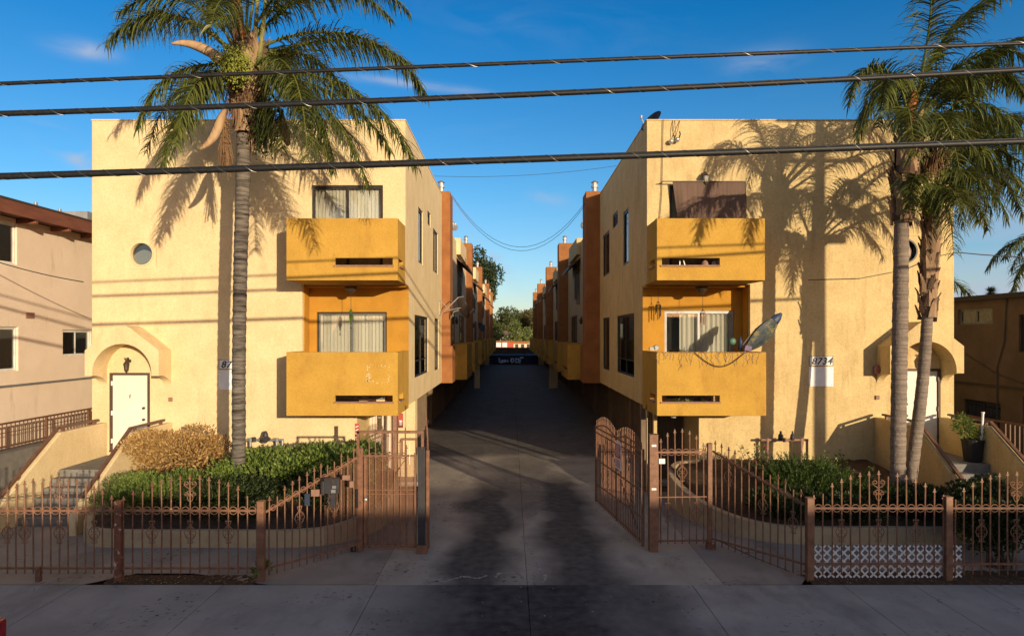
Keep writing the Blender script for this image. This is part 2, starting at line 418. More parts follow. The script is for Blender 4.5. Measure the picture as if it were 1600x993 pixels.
# ================================================================ SETTING
def worn_ground(name, base1, base2, tracks_and_shade, joints=None, dark=(.035,.033,.036)):
    """concrete; wheel dirt and painted alley shade in tracks: (x, half width, y0, y1, strength)"""
    m = mat(name, base1, base2, rough=.88, scale=.9, detail=11, bump=.25, bscale=45, gcoord='World', spec=.2,
            c3=tuple(v*.55 for v in base2), s3=1.1, t3=(.52,.80), st3=(1, .45, 1))
    n, l = m.node_tree.nodes, m.node_tree.links
    p = n['Principled BSDF']
    src = p.inputs['Base Color'].links[0].from_socket
    g = n.new('ShaderNodeNewGeometry'); s = n.new('ShaderNodeSeparateXYZ'); l.new(g.outputs['Position'], s.inputs[0])
    wob = n.new('ShaderNodeTexNoise'); wob.inputs['Scale'].default_value = .55; wob.inputs['Detail'].default_value = 7
    l.new(g.outputs['Position'], wob.inputs[0])
    def mt(op, a, b=None, c=None, cl=False):
        q = n.new('ShaderNodeMath'); q.operation = op; q.use_clamp = cl
        for i, v in enumerate((a, b, c)):
            if v is None: continue
            if isinstance(v, (int, float)): q.inputs[i].default_value = v
            else: l.new(v, q.inputs[i])
        return q.outputs[0]
    xw = mt('ADD', s.outputs['X'], mt('MULTIPLY', mt('SUBTRACT', wob.outputs[0], .5), 1.5))
    yw = mt('ADD', s.outputs['Y'], mt('MULTIPLY', mt('SUBTRACT', wob.outputs[0], .5), 3.0))
    tot = None
    for x, hw, y0, y1, st in tracks_and_shade:
        dx = mt('DIVIDE', mt('ABSOLUTE', mt('SUBTRACT', xw, x)), hw)
        a = mt('SUBTRACT', 1.5, dx, cl=True)
        a = mt('SMOOTH_MIN', a, 1.0, .3)
        b1 = mt('MULTIPLY', mt('SUBTRACT', yw, y0), .8, cl=True)
        b2 = mt('MULTIPLY', mt('SUBTRACT', y1, yw), .35, cl=True)
        t = mt('MULTIPLY', mt('MULTIPLY', a, mt('MULTIPLY', b1, b2)), st)
        tot = t if tot is None else mt('MAXIMUM', tot, t)
    sp = n.new('ShaderNodeTexNoise'); sp.inputs['Scale'].default_value = 11; sp.inputs['Detail'].default_value = 3
    l.new(g.outputs['Position'], sp.inputs[0])
    lo = n.new('ShaderNodeTexNoise'); lo.inputs['Scale'].default_value = .8; lo.inputs['Detail'].default_value = 2
    l.new(g.outputs['Position'], lo.inputs[0])
    spm = mt('MULTIPLY', mt('MULTIPLY', mt('SUBTRACT', sp.outputs[0], .60), 18, cl=True), mt('MULTIPLY', mt('SUBTRACT', lo.outputs[0], .50), 7, cl=True))
    spm = mt('MULTIPLY', spm, .75)
    mx0 = n.new('ShaderNodeMixRGB'); mx0.inputs[2].default_value = (.04,.035,.033,1)
    l.new(spm, mx0.inputs[0]); l.new(src, mx0.inputs[1]); src = mx0.outputs[0]; l.new(src, p.inputs['Base Color'])
    if tot is not None:
        fine = n.new('ShaderNodeTexNoise'); fine.inputs['Scale'].default_value = 5; fine.inputs['Detail'].default_value = 9
        l.new(g.outputs['Position'], fine.inputs[0])
        tot = mt('MULTIPLY', tot, mt('ADD', mt('MULTIPLY', fine.outputs[0], .5), .68), cl=True)
        mx = n.new('ShaderNodeMixRGB'); mx.inputs[2].default_value = (*dark, 1)
        l.new(tot, mx.inputs[0]); l.new(src, mx.inputs[1]); l.new(mx.outputs[0], p.inputs['Base Color'])
    return m

M_GROUND = mat('bare_earth', (.16,.12,.08), (.11,.085,.06), rough=1, scale=.3, detail=9)
M_DRIVE = worn_ground('driveway_surface', (.44,.39,.32), (.34,.305,.255),
    [(-.55,.55,9,21,.92), (1.3,.55,9,22,.92), (.35,.9,15.5,26,.55), (.35,1.6,10,12.3,.7), (.3,6,23,200,.84)])  # last wide band paints the alley's shade into the paving colour
M_ALLEY = worn_ground('alley_surface', (.10,.092,.082), (.07,.066,.062), [(-.9,.8,18,200,.5), (1.4,.9,18,200,.5)])
M_SIDE = worn_ground('sidewalk_surface', (.39,.365,.335), (.30,.285,.265), [(.3,1.8,-4,60,1.0), (2.0,.6,-4,60,.7)], dark=(.022,.022,.026))
M_ASPH = mat('street_asphalt', (.055,.055,.055), (.04,.04,.042), rough=.9, scale=1.5, detail=9, bump=.4, bscale=60)

g = MB(); g.box(-600,600,-400,1200,-.6,-.14)
tag(g.build('ground', M_GROUND), kind='structure')
g = MB(); g.box(-120,120,-7.2,8.05,-.135,-.13)
tag(g.build('street', M_ASPH), kind='structure')
g = MB(); g.box(-120,120,8.06,8.2,-.13,-.002)
tag(g.build('kerb', M_CONCL), kind='structure')
# sidewalk poured in slabs with open joints
g = MB()
xs = [-120,-40,-25,-18,-14.5,-12.1,-9.7,-7.25,-4.83,-2.25,.28,3.05,5.58,6.78,7.82,9.2,10.9,13.3,18,25,40,120]
for a, b in zip(xs[:-1], xs[1:]):
    for y0, y1 in ((8.22,11.50),):
        g.box(a+.005, b-.005, y0, y1-.008, -.12, 0)
tag(g.build('sidewalk', M_SIDE, bevel=.006), kind='structure')
g = MB(); g.box(-120,120,8.2,11.5,-.13,-.03)
tag(g.build('sidewalk_base', M_SOIL), kind='structure')
# driveway and the paved walks behind the fences
g = MB()
g.box(-2.3,.274,11.505,19.5,-.12,-.002); g.box(.281,3.6,11.505,19.5,-.12,-.002)
tag(g.build('driveway', M_DRIVE, bevel=.005), kind='structure')
g = MB()
for y0, y1 in ((19.51,25.99),(26.0,33.99),(34.0,42.99),(43,53.99),(54,65.99),(66,79.99),(80,99.5)):
    g.box(-6.5,.274,y0,y1-.01,-.12,-.003); g.box(.281,7.2,y0,y1-.01,-.12,-.003)
tag(g.build('alley_paving', M_DRIVE, bevel=.004), kind='structure')
g = MB()
g.add([(-13,12.05,-.001),(-5.6,12.05,-.001),(-4.1,11.505,-.001),(-2.305,11.505,-.001),(-2.305,18.3,-.001),(-13,18.3,-.001)], [(0,1,2,3,4,5)])
g.add([(-13,11.505,-.001),(-7.2,11.505,-.001),(-6.6,12.045,-.001),(-13,12.045,-.001)], [(0,1,2,3)])
g.add([(3.605,11.505,-.001),(4.9,11.505,-.001),(5.3,12.1,-.001),(14,12.1,-.001),(14,18.3,-.001),(3.605,18.3,-.001)], [(0,1,2,3,4,5)])
M_WALK = worn_ground('walk_surface', (.35,.30,.25), (.27,.235,.20), [])
tag(g.build('walkway', M_WALK), kind='structure')
g = MB()
def soil_strip(x0, x1, y0, y1, n=60):
    pts = []
    for i in range(n+1):
        for j in range(7):
            x = x0+(x1-x0)*i/n; y = y0+(y1-y0)*j/6
            e = min(1, j/1.0, (6-j)/1.0)
            pts.append((x, y, -.03+.03*e+rnd.uniform(-.012,.018)*e))
    g.add(pts, [(i*7+j,(i+1)*7+j,(i+1)*7+j+1,i*7+j+1) for i in range(n) for j in range(6)])
soil_strip(-6.9,-4.35,11.5,12.04); soil_strip(5.1,14,11.5,12.3, 120)
tag(g.build('soil_strip', M_SOIL, smooth=True), kind='structure')

# pale crack repairs where the driveway meets the sidewalk
g = MB(); r_ = random.Random(12)
for poly in ([(-1.45,11.7),(-1.1,11.62),(-.85,11.9),(-.55,11.8),(-.4,11.95)],[(-.25,11.85),(-.2,12.05),(.1,12.1),(.18,11.9),(.2,11.75)],[(.55,11.6),(.6,11.9),(.52,12.3),(.45,12.9),(.35,13.6),(.2,14.4)],[(-1.5,11.55),(-1.2,11.7)]):
    P_ = []
    for (xa0,ya0),(xb0,yb0) in zip(poly[:-1],poly[1:]):
        for k in range(6): P_.append((xa0+(xb0-xa0)*k/6+r_.uniform(-.02,.02), ya0+(yb0-ya0)*k/6+r_.uniform(-.02,.02)))
    vs = []
    for i,(x_,y_) in enumerate(P_):
        w_ = r_.uniform(.008,.045); dx = P_[min(i+1,len(P_)-1)][0]-P_[max(i-1,0)][0]; dy = P_[min(i+1,len(P_)-1)][1]-P_[max(i-1,0)][1]; q = math.hypot(dx,dy) or 1
        vs += [(x_-dy/q*w_,y_+dx/q*w_,.0022),(x_+dy/q*w_,y_-dx/q*w_,.0022)]
    g.add(vs,[(2*i,2*i+1,2*i+3,2*i+2) for i in range(len(P_)-1)])
tag(g.build('pavement_cracks', mat('crack_filler',(.42,.38,.34),(.20,.175,.16),rough=.95,scale=12)), kind='structure')

# ================================================================ APARTMENT BUILDINGS
X, Y, Z = Vector((1,0,0)), Vector((0,1,0)), Vector((0,0,1))
def text_mesh(s, size, mt, name, parent, loc, shear=.25, ext=.006, bold=.004):
    cu = bpy.data.curves.new(name, 'FONT'); cu.body = s; cu.size = size; cu.shear = shear
    cu.extrude = ext; cu.offset = bold; cu.space_character = 1.12
    to = bpy.data.objects.new('tmp_text', cu); COL.objects.link(to)
    dg = bpy.context.evaluated_depsgraph_get()
    me = bpy.data.meshes.new_from_object(to.evaluated_get(dg))
    bpy.data.objects.remove(to)
    me.name = name; me.materials.clear(); me.materials.append(mt)
    o = bpy.data.objects.new(name, me); COL.objects.link(o)
    o0 = ORG[parent.name]; o.parent = parent
    o.location = Vector(loc) - o0; o.rotation_euler = (R(90), 0, 0)
    ORG[o.name] = Vector(loc)
    return o

def sliding_window(root, O, U, N, w, h, frmat=M_DARKFR, blinds='vertical', panes=2, name='window', transom=0, curt=M_BLIND, gl=M_GLASS, depth=.07, white_half=False):
    """window set in an opening. O = lower corner on wall face, U along, N outward"""
    O, U, N = Vector(O), Vector(U), Vector(N)
    b = MB(); fw = .045
    base = O - N*depth
    def fbar(u0, u1, v0, v1, d0=0, d1=.05):
        c = base + U*(u0+u1)/2 + Z*(v0+v1)/2 - N*(d0+d1)/2
        b.obox(c, U*(u1-u0)/2, N*(d1-d0)/2, Z*(v1-v0)/2)
    fbar(0,w,0,fw); fbar(0,w,h-fw,h); fbar(0,fw,fw,h-fw); fbar(w-fw,w,fw,h-fw)
    fr = b.build(name, frmat, root)
    b = MB()
    for i in range(panes):
        a = fw + (w-2*fw)*i/panes; c2 = fw + (w-2*fw)*(i+1)/panes
        d = .005 if i % 2 == 0 else .028
        z0 = fw + transom
        fbar(a,a+.035,z0,h-fw,d,d+.02); fbar(c2-.035,c2,z0,h-fw,d,d+.02)
        fbar(a+.035,c2-.035,z0,z0+.035,d,d+.02); fbar(a+.035,c2-.035,h-fw-.035,h-fw,d,d+.02)
    if transom:
        fbar(w/2-.02,w/2+.02,fw,fw+transom,.005,.03)
    b.build('sash', M_GREYFR if white_half else frmat, fr)
    b = MB()
    c = base + U*w/2 + Z*h/2 - N*.035
    b.obox(c, U*(w/2-fw*.6), N*.003, Z*(h/2-fw*.6))
    b.build('pane', gl, fr)
    if blinds == 'vertical':
        b = MB(); n = int(w/.10); z1 = h-fw-.02; r2 = random.Random(int(O.x*97+O.z*13))
        for i in range(n):
            u = fw+.05+(w-2*fw-.1)*i/(n-1); an = R(22+r2.uniform(-10,10))
            dirv = U*math.cos(an) + N*math.sin(an)
            c = base + U*u + Z*(z1+.06)/2 - N*.13
            b.obox(c, dirv*.049, (N*math.cos(an)-U*math.sin(an))*.0012, Z*(z1-.06)/2)
        b.build('blinds', curt, fr)
    elif blinds == 'curtain':
        b = MB(); n = 60; vs = []
        u0, u1 = w*.24, w-fw
        for i in range(n+1):
            u = u0+(u1-u0)*i/n
            d = .14+.035*math.sin(i*1.1)+.015*math.sin(i*2.7)
            vs += [tuple(base+U*u-N*d+Z*.04), tuple(base+U*(u)-N*(d*1.0)+Z*(h-.07))]
        b.add(vs, [(2*i,2*i+2,2*i+3,2*i+1) for i in range(n)])
        b.build('curtain', curt, fr, smooth=True)
    elif blinds == 'half':
        b = MB(); n = 24; vs = []
        for i in range(n+1):
            u = fw+(w*.55)*i/n; d = .12+.02*math.sin(i*1.4)
            vs += [tuple(base+U*u-N*d+Z*.04), tuple(base+U*u-N*d+Z*(h-.07))]
        b.add(vs, [(2*i,2*i+2,2*i+3,2*i+1) for i in range(n)])
        b.build('curtain', M_CURT, fr, smooth=True)
    return fr

def building(s, A, W, WR, loc, label, wall_mat, p):
    """s=-1 left building, +1 right one; A = alley face distance, W = width, WR = recess face, p = small differences"""
    root = empty('apartment_building', loc, label, 'building', 'twin apartment blocks on the driveway')
    XX = lambda u: s*(A+u)
    U = Vector((s,0,0))
    top = 9.97
    dz = p['dz']
    # openings of the street front in (u, z)
    up = (.61,2.53,5.86,8.23)             # upper sliding door
    logg = (0,2.78,2.3,5.56)            # loggia
    gnd = (.02,p['gw'],-.1,2.2)           # carport mouth
    dc = p['door']; door = (dc-.54,dc+.54,1.1+dz,3.18+dz)
    circ = (p['cu']-.40,p['cu']+.40,p['cz']-.40,p['cz']+.40)
    b = MB()
    b.panel((XX(0),FY,-.1), U, Z, -Y, W, top+.1, [(q[0],q[1],q[2]+.1,q[3]+.1) for q in (up,logg,gnd,door,circ)], t=.16)
    # plate with a round hole
    n = 32; cu, cz = p['cu'], p['cz']
    for d in (0,):
        ring = [(cu+.33*math.cos(2*PI*k/n), cz+.33*math.sin(2*PI*k/n)) for k in range(n)]
        sq = []
        for k in range(n):
            c_, s_ = math.cos(2*PI*k/n), math.sin(2*PI*k/n); q = .40/max(abs(c_),abs(s_))
            sq.append((cu+q*c_, cz+q*s_))
        vs = [(XX(a),FY,c) for a,c in ring]+[(XX(a),FY,c) for a,c in sq]+[(XX(a),FY+.16,c) for a,c in ring]
        b.add(vs, [(k,(k+1)%n,n+(k+1)%n,n+k) for k in range(n)]+[(k,(k+1)%n,2*n+(k+1)%n,2*n+k) for k in range(n)])
    # alley side wall of the front unit
    wins = p['side']
    hol = []
    for y0,y1,z0,z1,tr in wins: hol.append((y0-FY-.16, y1-FY-.16, z0-2.25, z1-2.25))
    hol.append((0,.463,.02,5.56-2.25))
    b.panel((XX(0),FY+.16,2.25), Y, Z, Vector((-s,0,0)), 28.1-FY-.16, top-2.25, hol, t=.16)
    # underside of the overhang, outer side wall, back parts, roof
    b.box(XX(.16),XX(1.4),19.06,28.1,2.25,2.40)
    b.panel((XX(W),FY+.16,-.1), Y, Z, Vector((s,0,0)), 80, top+.1, [], t=.16)
    b.box(XX(.161),XX(W-.161),FY+.161,28.1,9.45,9.6)
    wall = b.build('wall', wall_mat, root, weld=True, bevel=.018)
    b = MB()   # thin drip cap on the parapet
    b.box(XX(-.012),XX(W+.012),FY-.012,FY+.19,top+.002,top+.035)
    b.box(XX(-.012),XX(.19),FY+.192,28.1,top+.002,top+.035)
    b.box(XX(W+.012),XX(W-.19),FY+.192,96,top+.002,top+.035)
    b.build('parapet_cap', wall_mat, root)
    # loggia lining
    b = MB(); yb = 19.0
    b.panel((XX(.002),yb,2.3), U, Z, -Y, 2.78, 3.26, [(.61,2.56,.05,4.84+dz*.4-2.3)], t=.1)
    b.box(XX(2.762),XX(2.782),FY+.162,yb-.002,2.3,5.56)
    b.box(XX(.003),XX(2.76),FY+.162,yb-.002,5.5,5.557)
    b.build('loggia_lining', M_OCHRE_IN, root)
    
    # block coloured as the darkness of the rooms
    b = MB(); b.box(XX(.2),XX(2.9),yb+.5,yb+.6,2.3,9.2); b.build('room_darkness', M_ROOM, root)
    # windows of the front
    sliding_window(root, (XX(.61),FY,5.86), U, -Y, 1.92, 2.37, blinds='vertical')
    if s < 0: sliding_window(root, (XX(.61),yb,2.35), U, -Y, 1.95, 2.49, blinds='vertical', white_half=True)
    else: sliding_window(root, (XX(.61),yb,2.35), U, -Y, 1.95, 2.53, frmat=M_GREYFR, blinds='curtain', curt=M_BLIND)
    for y0,y1,z0,z1,tr in wins:
        sliding_window(root, (XX(0),y0,z0), Y, Vector((-s,0,0)), y1-y0, z1-z0, blinds='half' if (y1-y0) > 2 else None,
                       panes=2 if (y1-y0) > 1.2 else 1, transom=tr, gl=M_GLASSD, depth=.03)
    # round window
    b = MB(); n = 40
    b.lathe((XX(cu),FY-.02,cz), [(.335,.0),(.335,.17),(.295,.17),(.295,.0),(.335,.0)], 40, 'Y', False)
    rw = b.build('round_window', M_BLACK if s > 0 else wall_mat, root, smooth=False)
    b = MB(); b.lathe((XX(cu),FY+.10,cz), [(.294,0),(.294,.01)], 40, 'Y'); b.build('pane', M_GLASSR, rw)
    b = MB()
    n = 20; b.prism([(.30*math.cos(PI+PI*k/n), .30*math.sin(PI+PI*k/n)*1.0) for k in range(n+1)]+[(.12,.12),(0,.16),(-.12,.12)],(XX(cu),FY+.14,cz-.02),X,Z,-Y,.01); b.build('curtain', M_BLIND, rw)
    # door with frame
    d0, d1, z0, z1 = door
    b = MB()
    yd = FY+.03
    for a0,a1,b0,b1 in ((d0,d0+.06,z0,z1),(d1-.06,d1,z0,z1),(d0+.06,d1-.06,z1-.06,z1)):
        b.box(XX(a0),XX(a1),FY-.012,FY+.09,b0,b1)
    b.box(XX(d0),XX(d1),FY-.03,FY+.12,z0-.05,z0)
    df = b.build('door_frame', M_BROWNFR, root)
    b = MB(); b.box(XX(d0+.065),XX(d1-.065),yd,yd+.045,z0+.01,z1-.065)
    dr = b.build('door', M_DOOR, root, bevel=.004)
    ku = d0+.17
    b = MB()
    for kz in (.82,1.13): b.lathe((XX(ku),yd-.05,z0+kz), [(.012,-.005),(.032,.0),(.036,.02),(.018,.035),(.034,.045),(.034,.052)], 16, 'Y')
    b.build('door_knob', M_BRONZE, dr)
    b = MB(); b.tube([(XX(dc)+.005,yd-.012,z0+1.50),(XX(dc)-.004,yd-.02,z0+1.44),(XX(dc)+.004,yd-.02,z0+1.40)], .012, 8)
    b.build('door_knocker', M_BRONZE, dr)
    b = MB()
    for hz in (.25,1.0,1.8): b.box(XX(d1-.075),XX(d1-.045),FY-.018,FY+.03,z0+hz-.06,z0+hz+.06)
    b.build('hinge', M_WHITE if s < 0 else M_BRONZE, dr)
    # arched hood over the door
    hc = p['hood']; yh = 17.74
    hw = .96; r = .77; zb = 3.14+dz*.6; zs = 3.2+dz*.6
    pts = [(-hw,zb),(-hw,3.80+dz),(-.22,4.38+dz),(-.08,4.44+dz),(.08,4.44+dz),(.22,4.38+dz),(hw,3.80+dz),(hw,zb),(r,zb)]
    arc = [(r*math.cos(t),zs+r*math.sin(t)) for t in [PI*k/24 for k in range(25)]]
    b = MB()
    # front as strips between outline and arch (convex fan by angle)
    def outer(t):
        dx, dzv = math.cos(t), math.sin(t); best = None
        poly = [(-hw,zs),(-hw,3.80+dz),(-.22,4.38+dz),(-.08,4.44+dz),(.08,4.44+dz),(.22,4.38+dz),(hw,3.80+dz),(hw,zs)]
        for (x1,y1),(x2,y2) in zip(poly[:-1],poly[1:]):
            ex, ey = x2-x1, y2-y1; y1r = y1-zs
            den = dx*ey-dzv*ex
            if abs(den) < 1e-9: continue
            k = (x1*ey-y1r*ex)/den; q = (x1*dzv-y1r*dx)/den
            if k > 0 and -1e-6 <= q <= 1+1e-6: best = k if best is None else max(best, k)
        return (dx*best, zs+dzv*best)
    angs = sorted({PI*k/36 for k in range(37)} | {math.atan2(z-zs,x) for x,z in ((-hw,3.80+dz),(-.22,4.38+dz),(-.08,4.44+dz),(.08,4.44+dz),(.22,4.38+dz),(hw,3.80+dz))})
    no = len(angs); V = []
    for t in angs:
        ix, iz = r*math.cos(t), zs+r*math.sin(t); ox, oz = outer(t)
        cx = XX(hc)
        V += [(cx+ix,yh,iz),(cx+ox,yh,oz),(cx+ox,FY-.002,oz),(cx+ix,FY-.002,iz)]
    Fs = []
    for i in range(no-1):
        a, c = 4*i, 4*(i+1)
        Fs += [(a,a+1,c+1,c),(a+1,a+2,c+2,c+1),(a+3,a,c,c+3)]
    b.add(V, Fs)
    for sg in (-1,1):   # lower cheeks
        cx = XX(hc)
        b.box(cx+sg*r,cx+sg*hw,yh,FY-.002,zb,zs-.0005)
    hood = b.build('door_hood', wall_mat, root, weld=True)
    for sg in (-1,1):   # curved corbels under the hood
        prof = [(0,0)]+[(.60*(1-math.sin(t)),-.30*(1-math.cos(t))-.0) for t in [PI/2*k/8 for k in range(9)]]
        cx = XX(hc)
        b = MB()
        pr = [(FY-.002, zb-.001)]
        for k in range(9):
            t = PI/2*k/8
            pr.append((FY-.002-.58*(1-math.sin(t))-.0, zb-.001-.30*math.sin(t) if False else zb-.001-.30*(1-math.cos(PI/2-t))))
        pr2 = [(FY-.002,zb-.001),(yh+.03,zb-.001)]+[(yh+.03+(.62)*math.sin(PI/2*k/8), zb-.001-.30*(1-math.cos(PI/2*k/8))) for k in range(1,9)]
        V = [(cx+sg*r+ (0 if sg>0 else 0),y,z) for y,z in pr2]; V2 = [(cx+sg*hw,y,z) for y,z in pr2]
        m_ = len(pr2)
        b.add(V+V2, [tuple(range(m_)),tuple(range(2*m_-1,m_-1,-1))]+[(i,m_+i,m_+(i+1)%m_,(i+1)%m_) for i in range(m_)])
        b.build('corbel', wall_mat, hood)
    # lantern above the door
    lx = XX(dc); lz = z1+.22
    b = MB(); b.lathe((lx,FY-.012,lz+.10), [(.05,-.01),(.05,.01)], 12, 'Y')
    b.tube([(lx,FY-.02,lz+.10),(lx+.02,FY-.12,lz+.20),(lx,FY-.16,lz+.12)], .012, 8)
    b.lathe((lx,FY-.16,lz-.14), [(.008,-.07),(.03,-.03),(.055,0),(.075,.15),(.085,.16),(.04,.23),(.012,.27)], 8)
    for k in range(5): b.tube([(lx,FY-.14,lz+.12),(lx+.05*math.cos(k),FY-.15,lz+.16+.03*math.sin(2*k)),(lx+.07*math.cos(k*1.3),FY-.16,lz+.19)], .008, 6)
    b.build('door_lantern', M_BRONZE, root)
    # small boxes
    b = MB(); bx = p['bell']; b.box(XX(bx[0])-.05,XX(bx[0])+.05,FY-.05,FY-.001,bx[1]-.055,bx[1]+.055)
    b.build('doorbell_box', M_LEDGE, root, bevel=.008)
    # address plate
    ax, az = p['plate']; 
    b = MB(); b.box(ax,ax+.64,FY-.02,FY-.001,az,az+.26)
    pl = b.build('address_plate', M_WHITE, root)
    b = MB(); b.box(ax-.01,ax+.65,FY-.014,FY-.001,az-.55,az-.03)
    nb = b.build('notice_board', M_WHITE, root)
    b = MB()
    for qx in (.02,.60):
        for qz in (-.52,-.08): b.lathe((ax+qx,FY-.017,az+qz), [(.011,0),(.011,.004)], 8, 'Y')
    b.build('screw', M_LEDGE, nb)
    b = MB()
    for r_ in ((0,.64,0,.012),(0,.64,.248,.26),(0,.012,.012,.248),(.628,.64,.012,.248)):
        b.box(ax+r_[0],ax+r_[1],FY-.026,FY-.0201,az+r_[2],az+r_[3])
    b.build('plate_border', M_BLACK, pl)
    text_mesh(p['num'], .25, M_BLACK, 'house_number', pl, (ax+.06,FY-.026,az+.045))
    # balconies
    def balcony(z0, z1, w0, w1, slot, name='balcony', ye=FY):
        b = MB(); yf = 17.15; t = .11
        b.panel((XX(w0),yf,z0), U, Z, -Y, w1-w0, z1-z0, [(slot[0],slot[1],slot[2]-z0,slot[3]-z0)], t=t)
        b.panel((XX(w0),yf+t,z0), Y, Z, Vector((-s,0,0)), ye-yf-t-.002, z1-z0, [(.12,.75,slot[2]-z0,slot[3]-z0)], t=t)
        b.panel((XX(w1),yf+t,z0), Y, Z, Vector((s,0,0)), FY-yf-t-.002, z1-z0, [], t=t)
        b.box(XX(w0+t),XX(w1-t),yf+t,ye-.002,z0+.001,z0+.14)
        bal = b.build(name, M_OCHRE, root, weld=True, bevel=.012)
        b = MB(); b.box(XX(slot[0]+w0-.04),XX(slot[1]+w0+.02),yf-.035,yf+t+.03,slot[2]-.035,slot[2]+.003)
        b.box(XX(w0-.035),XX(w0+t+.02),yf+t+.10,yf+t+.78,slot[2]-.035,slot[2]+.003)
        b.build('slot_ledge', M_LEDGE, bal)
        return bal
    b0 = balcony(5.57,7.13,0,2.8 if s<0 else 2.72,(.13,1.58,5.95,6.13))
    b1 = balcony(2.17,3.77,0,2.8 if s<0 else 2.75,(.13,1.58,2.52,2.68), ye=19.0)
    # ceiling light below the upper balcony
    b = MB(); b.lathe((XX(1.42),18.2,5.42), [(.04,-.10),(.10,-.08),(.13,-.03),(.17,.0),(.17,.07)], 16)
    b.build('ceiling_light', M_BRONZE, root, smooth=True)
    # ground storey: set-back garage wall and doors, posts
    GX = s*(A+.86); GXb = s*(A+1.06)
    b = MB()
    b.box(XX(.55),XX(p['gw']+.9),20.05,20.2,0,2.25)               # wall facing the street inside the carport
    b.box(XX(p['gw']),XX(p['gw']+.14),FY+.165,20.05,0,2.3)        # return
    yy = 20.2+(.6 if s < 0 else 0)
    segs = []
    while yy < 96:
        segs.append(yy); yy += 5.6
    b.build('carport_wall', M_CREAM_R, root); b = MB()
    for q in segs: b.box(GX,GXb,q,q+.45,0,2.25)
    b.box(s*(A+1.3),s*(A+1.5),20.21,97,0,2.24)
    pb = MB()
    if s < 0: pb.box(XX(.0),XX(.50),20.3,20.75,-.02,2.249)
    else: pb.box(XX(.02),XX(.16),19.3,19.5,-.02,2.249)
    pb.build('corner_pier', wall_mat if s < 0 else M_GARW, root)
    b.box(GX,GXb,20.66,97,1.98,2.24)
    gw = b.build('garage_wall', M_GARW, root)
    tag(gw)
    for q in segs[:14]:
        b = MB(); b.box(s*(A+.98),s*(A+1.03),q+.46,q+5.59,0,1.97)
        for k in range(17): b.box(s*(A+.955),s*(A+.98),q+.5+k*.30,q+.52+k*.30,0.02,1.95)
        b.build('garage_door', M_GARAGE, root)
    b = MB()
    b.box(XX(.50),XX(.60),19.9,20.04,0,2.25)
    b.build('carport_post', M_LEDGE if s<0 else M_CREAM_R, root)
    b = MB()
    for k in range(16): b.box(XX(.60+k*.088),XX(.60+k*.088+.080),20.015,20.048,.02,2.2)
    b.build('slatted_panel', M_BEIGE if s<0 else M_BROWNST, root)
    # floodlight near the carport
    b = MB(); fl = Vector((XX(.62),18.0,2.08)); b.lathe(fl, [(.03,.08),(.05,.04),(.075,-.05),(.06,-.055)], 12); b.build('floodlight', M_WHITE, root)
    # ---------------- rear units along the alley
    b = MB()
    rx = s*WR
    b.box(rx, rx+s*.2, 28.1, 96, 2.3, 9.12)
    b.box(rx, s*(A+1.5), 28.1, 96, 2.26, 2.42)
    b.box(s*(A+.161), s*(A+3), 27.95, 28.1, 2.25, top-.02)
    b.box(rx+s*.2, XX(W-.161), 95.8, 96, 0, 9.1); b.box(rx+s*.2,XX(W-.161),28.2,95.8,8.8,8.95)
    b.box(rx, s*(p['cx']-.05), 53.9, 54.15, 0, 2.26)
    b.build('rear_wall', wall_mat, root)
    chim = (28.12,44,59.4,78.7,94.6)
    for i, cy in enumerate(chim):
        b = MB()
        x0 = p['cx']; ztop = 10.12
        b.box(s*x0, s*(WR+.78), cy, cy+1.3, 3.75, ztop)
        b.box(s*(x0-.10), s*(WR+.1), cy-.02, cy+1.32, 2.22, 3.75)
        ch = b.build('chimney', M_TERRA, root, bevel=.012)
        b = MB(); fx = s*(x0+.42)
        b.lathe((fx,cy+.5,ztop-.02), [(.10,0),(.10,.25),(.15,.27),(.15,.36),(.10,.38),(.10,.46),(.16,.48),(.05,.56)], 14)
        b.build('flue_pipe', M_GALV, ch)
    rects = []
    for m_, cy in enumerate(chim[:-1]):
        nxt = chim[m_+1]; span = nxt-cy
        for j, off in enumerate((1.35+1.5, span*.5+1.6)):
            y0 = cy+off; L = span*.24; x0 = p['cx']-.52
            b = MB(); t = .1
            b.panel((s*x0,y0,2.18), Y, Z, Vector((-s,0,0)), L, 1.6, [(.2,L-.6,.35,.52)], t=t)
            b.box(s*(x0+t),s*WR,y0,y0+t,2.18,3.78); b.box(s*(x0+t),s*WR,y0+L-t,y0+L,2.18,3.78)
            b.box(s*(x0+t),s*(WR-.001),y0+t,y0+L-t,2.181,2.3)
            b.build('balcony', M_OCHRE, root)
            rects.append((y0+.4,y0+L-.5,3.0,5.3))
            rects.append((y0+.5,y0+1.5,6.2,7.7))
        # sloping awning over the upper window and a small parapet block
        yb2 = cy+span*.50; ye2 = yb2+span*.30
        b = MB(); b.box(s*(WR-.22),s*(WR+.2),yb2,ye2,8.45,9.32)
        b.build('parapet_block', wall_mat, root, bevel=.01)
        b = MB()
        xo = s*(WR-.62)
        b.add([(s*WR,yb2,8.30),(s*WR,ye2,8.30),(xo,ye2,7.86),(xo,yb2,7.86),(s*WR,yb2,8.24),(s*WR,ye2,8.24),(xo,ye2,7.70),(xo,yb2,7.70)],
              [(0,1,2,3),(7,6,5,4),(0,4,5,1),(1,5,6,2),(2,6,7,3),(3,7,4,0)])
        b.build('awning', M_BROWNFR, root)
        rects.append((yb2+.6,yb2+1.9,5.9,7.7)); rects.append((cy+2.2,cy+3.2,6.3,8.0))
        # lantern on the alley wall
        b = MB(); b.lathe((s*(WR-.12),cy+span*.42,4.9), [(.02,-.16),(.07,-.1),(.09,.06),(.05,.12),(.015,.2)], 8)
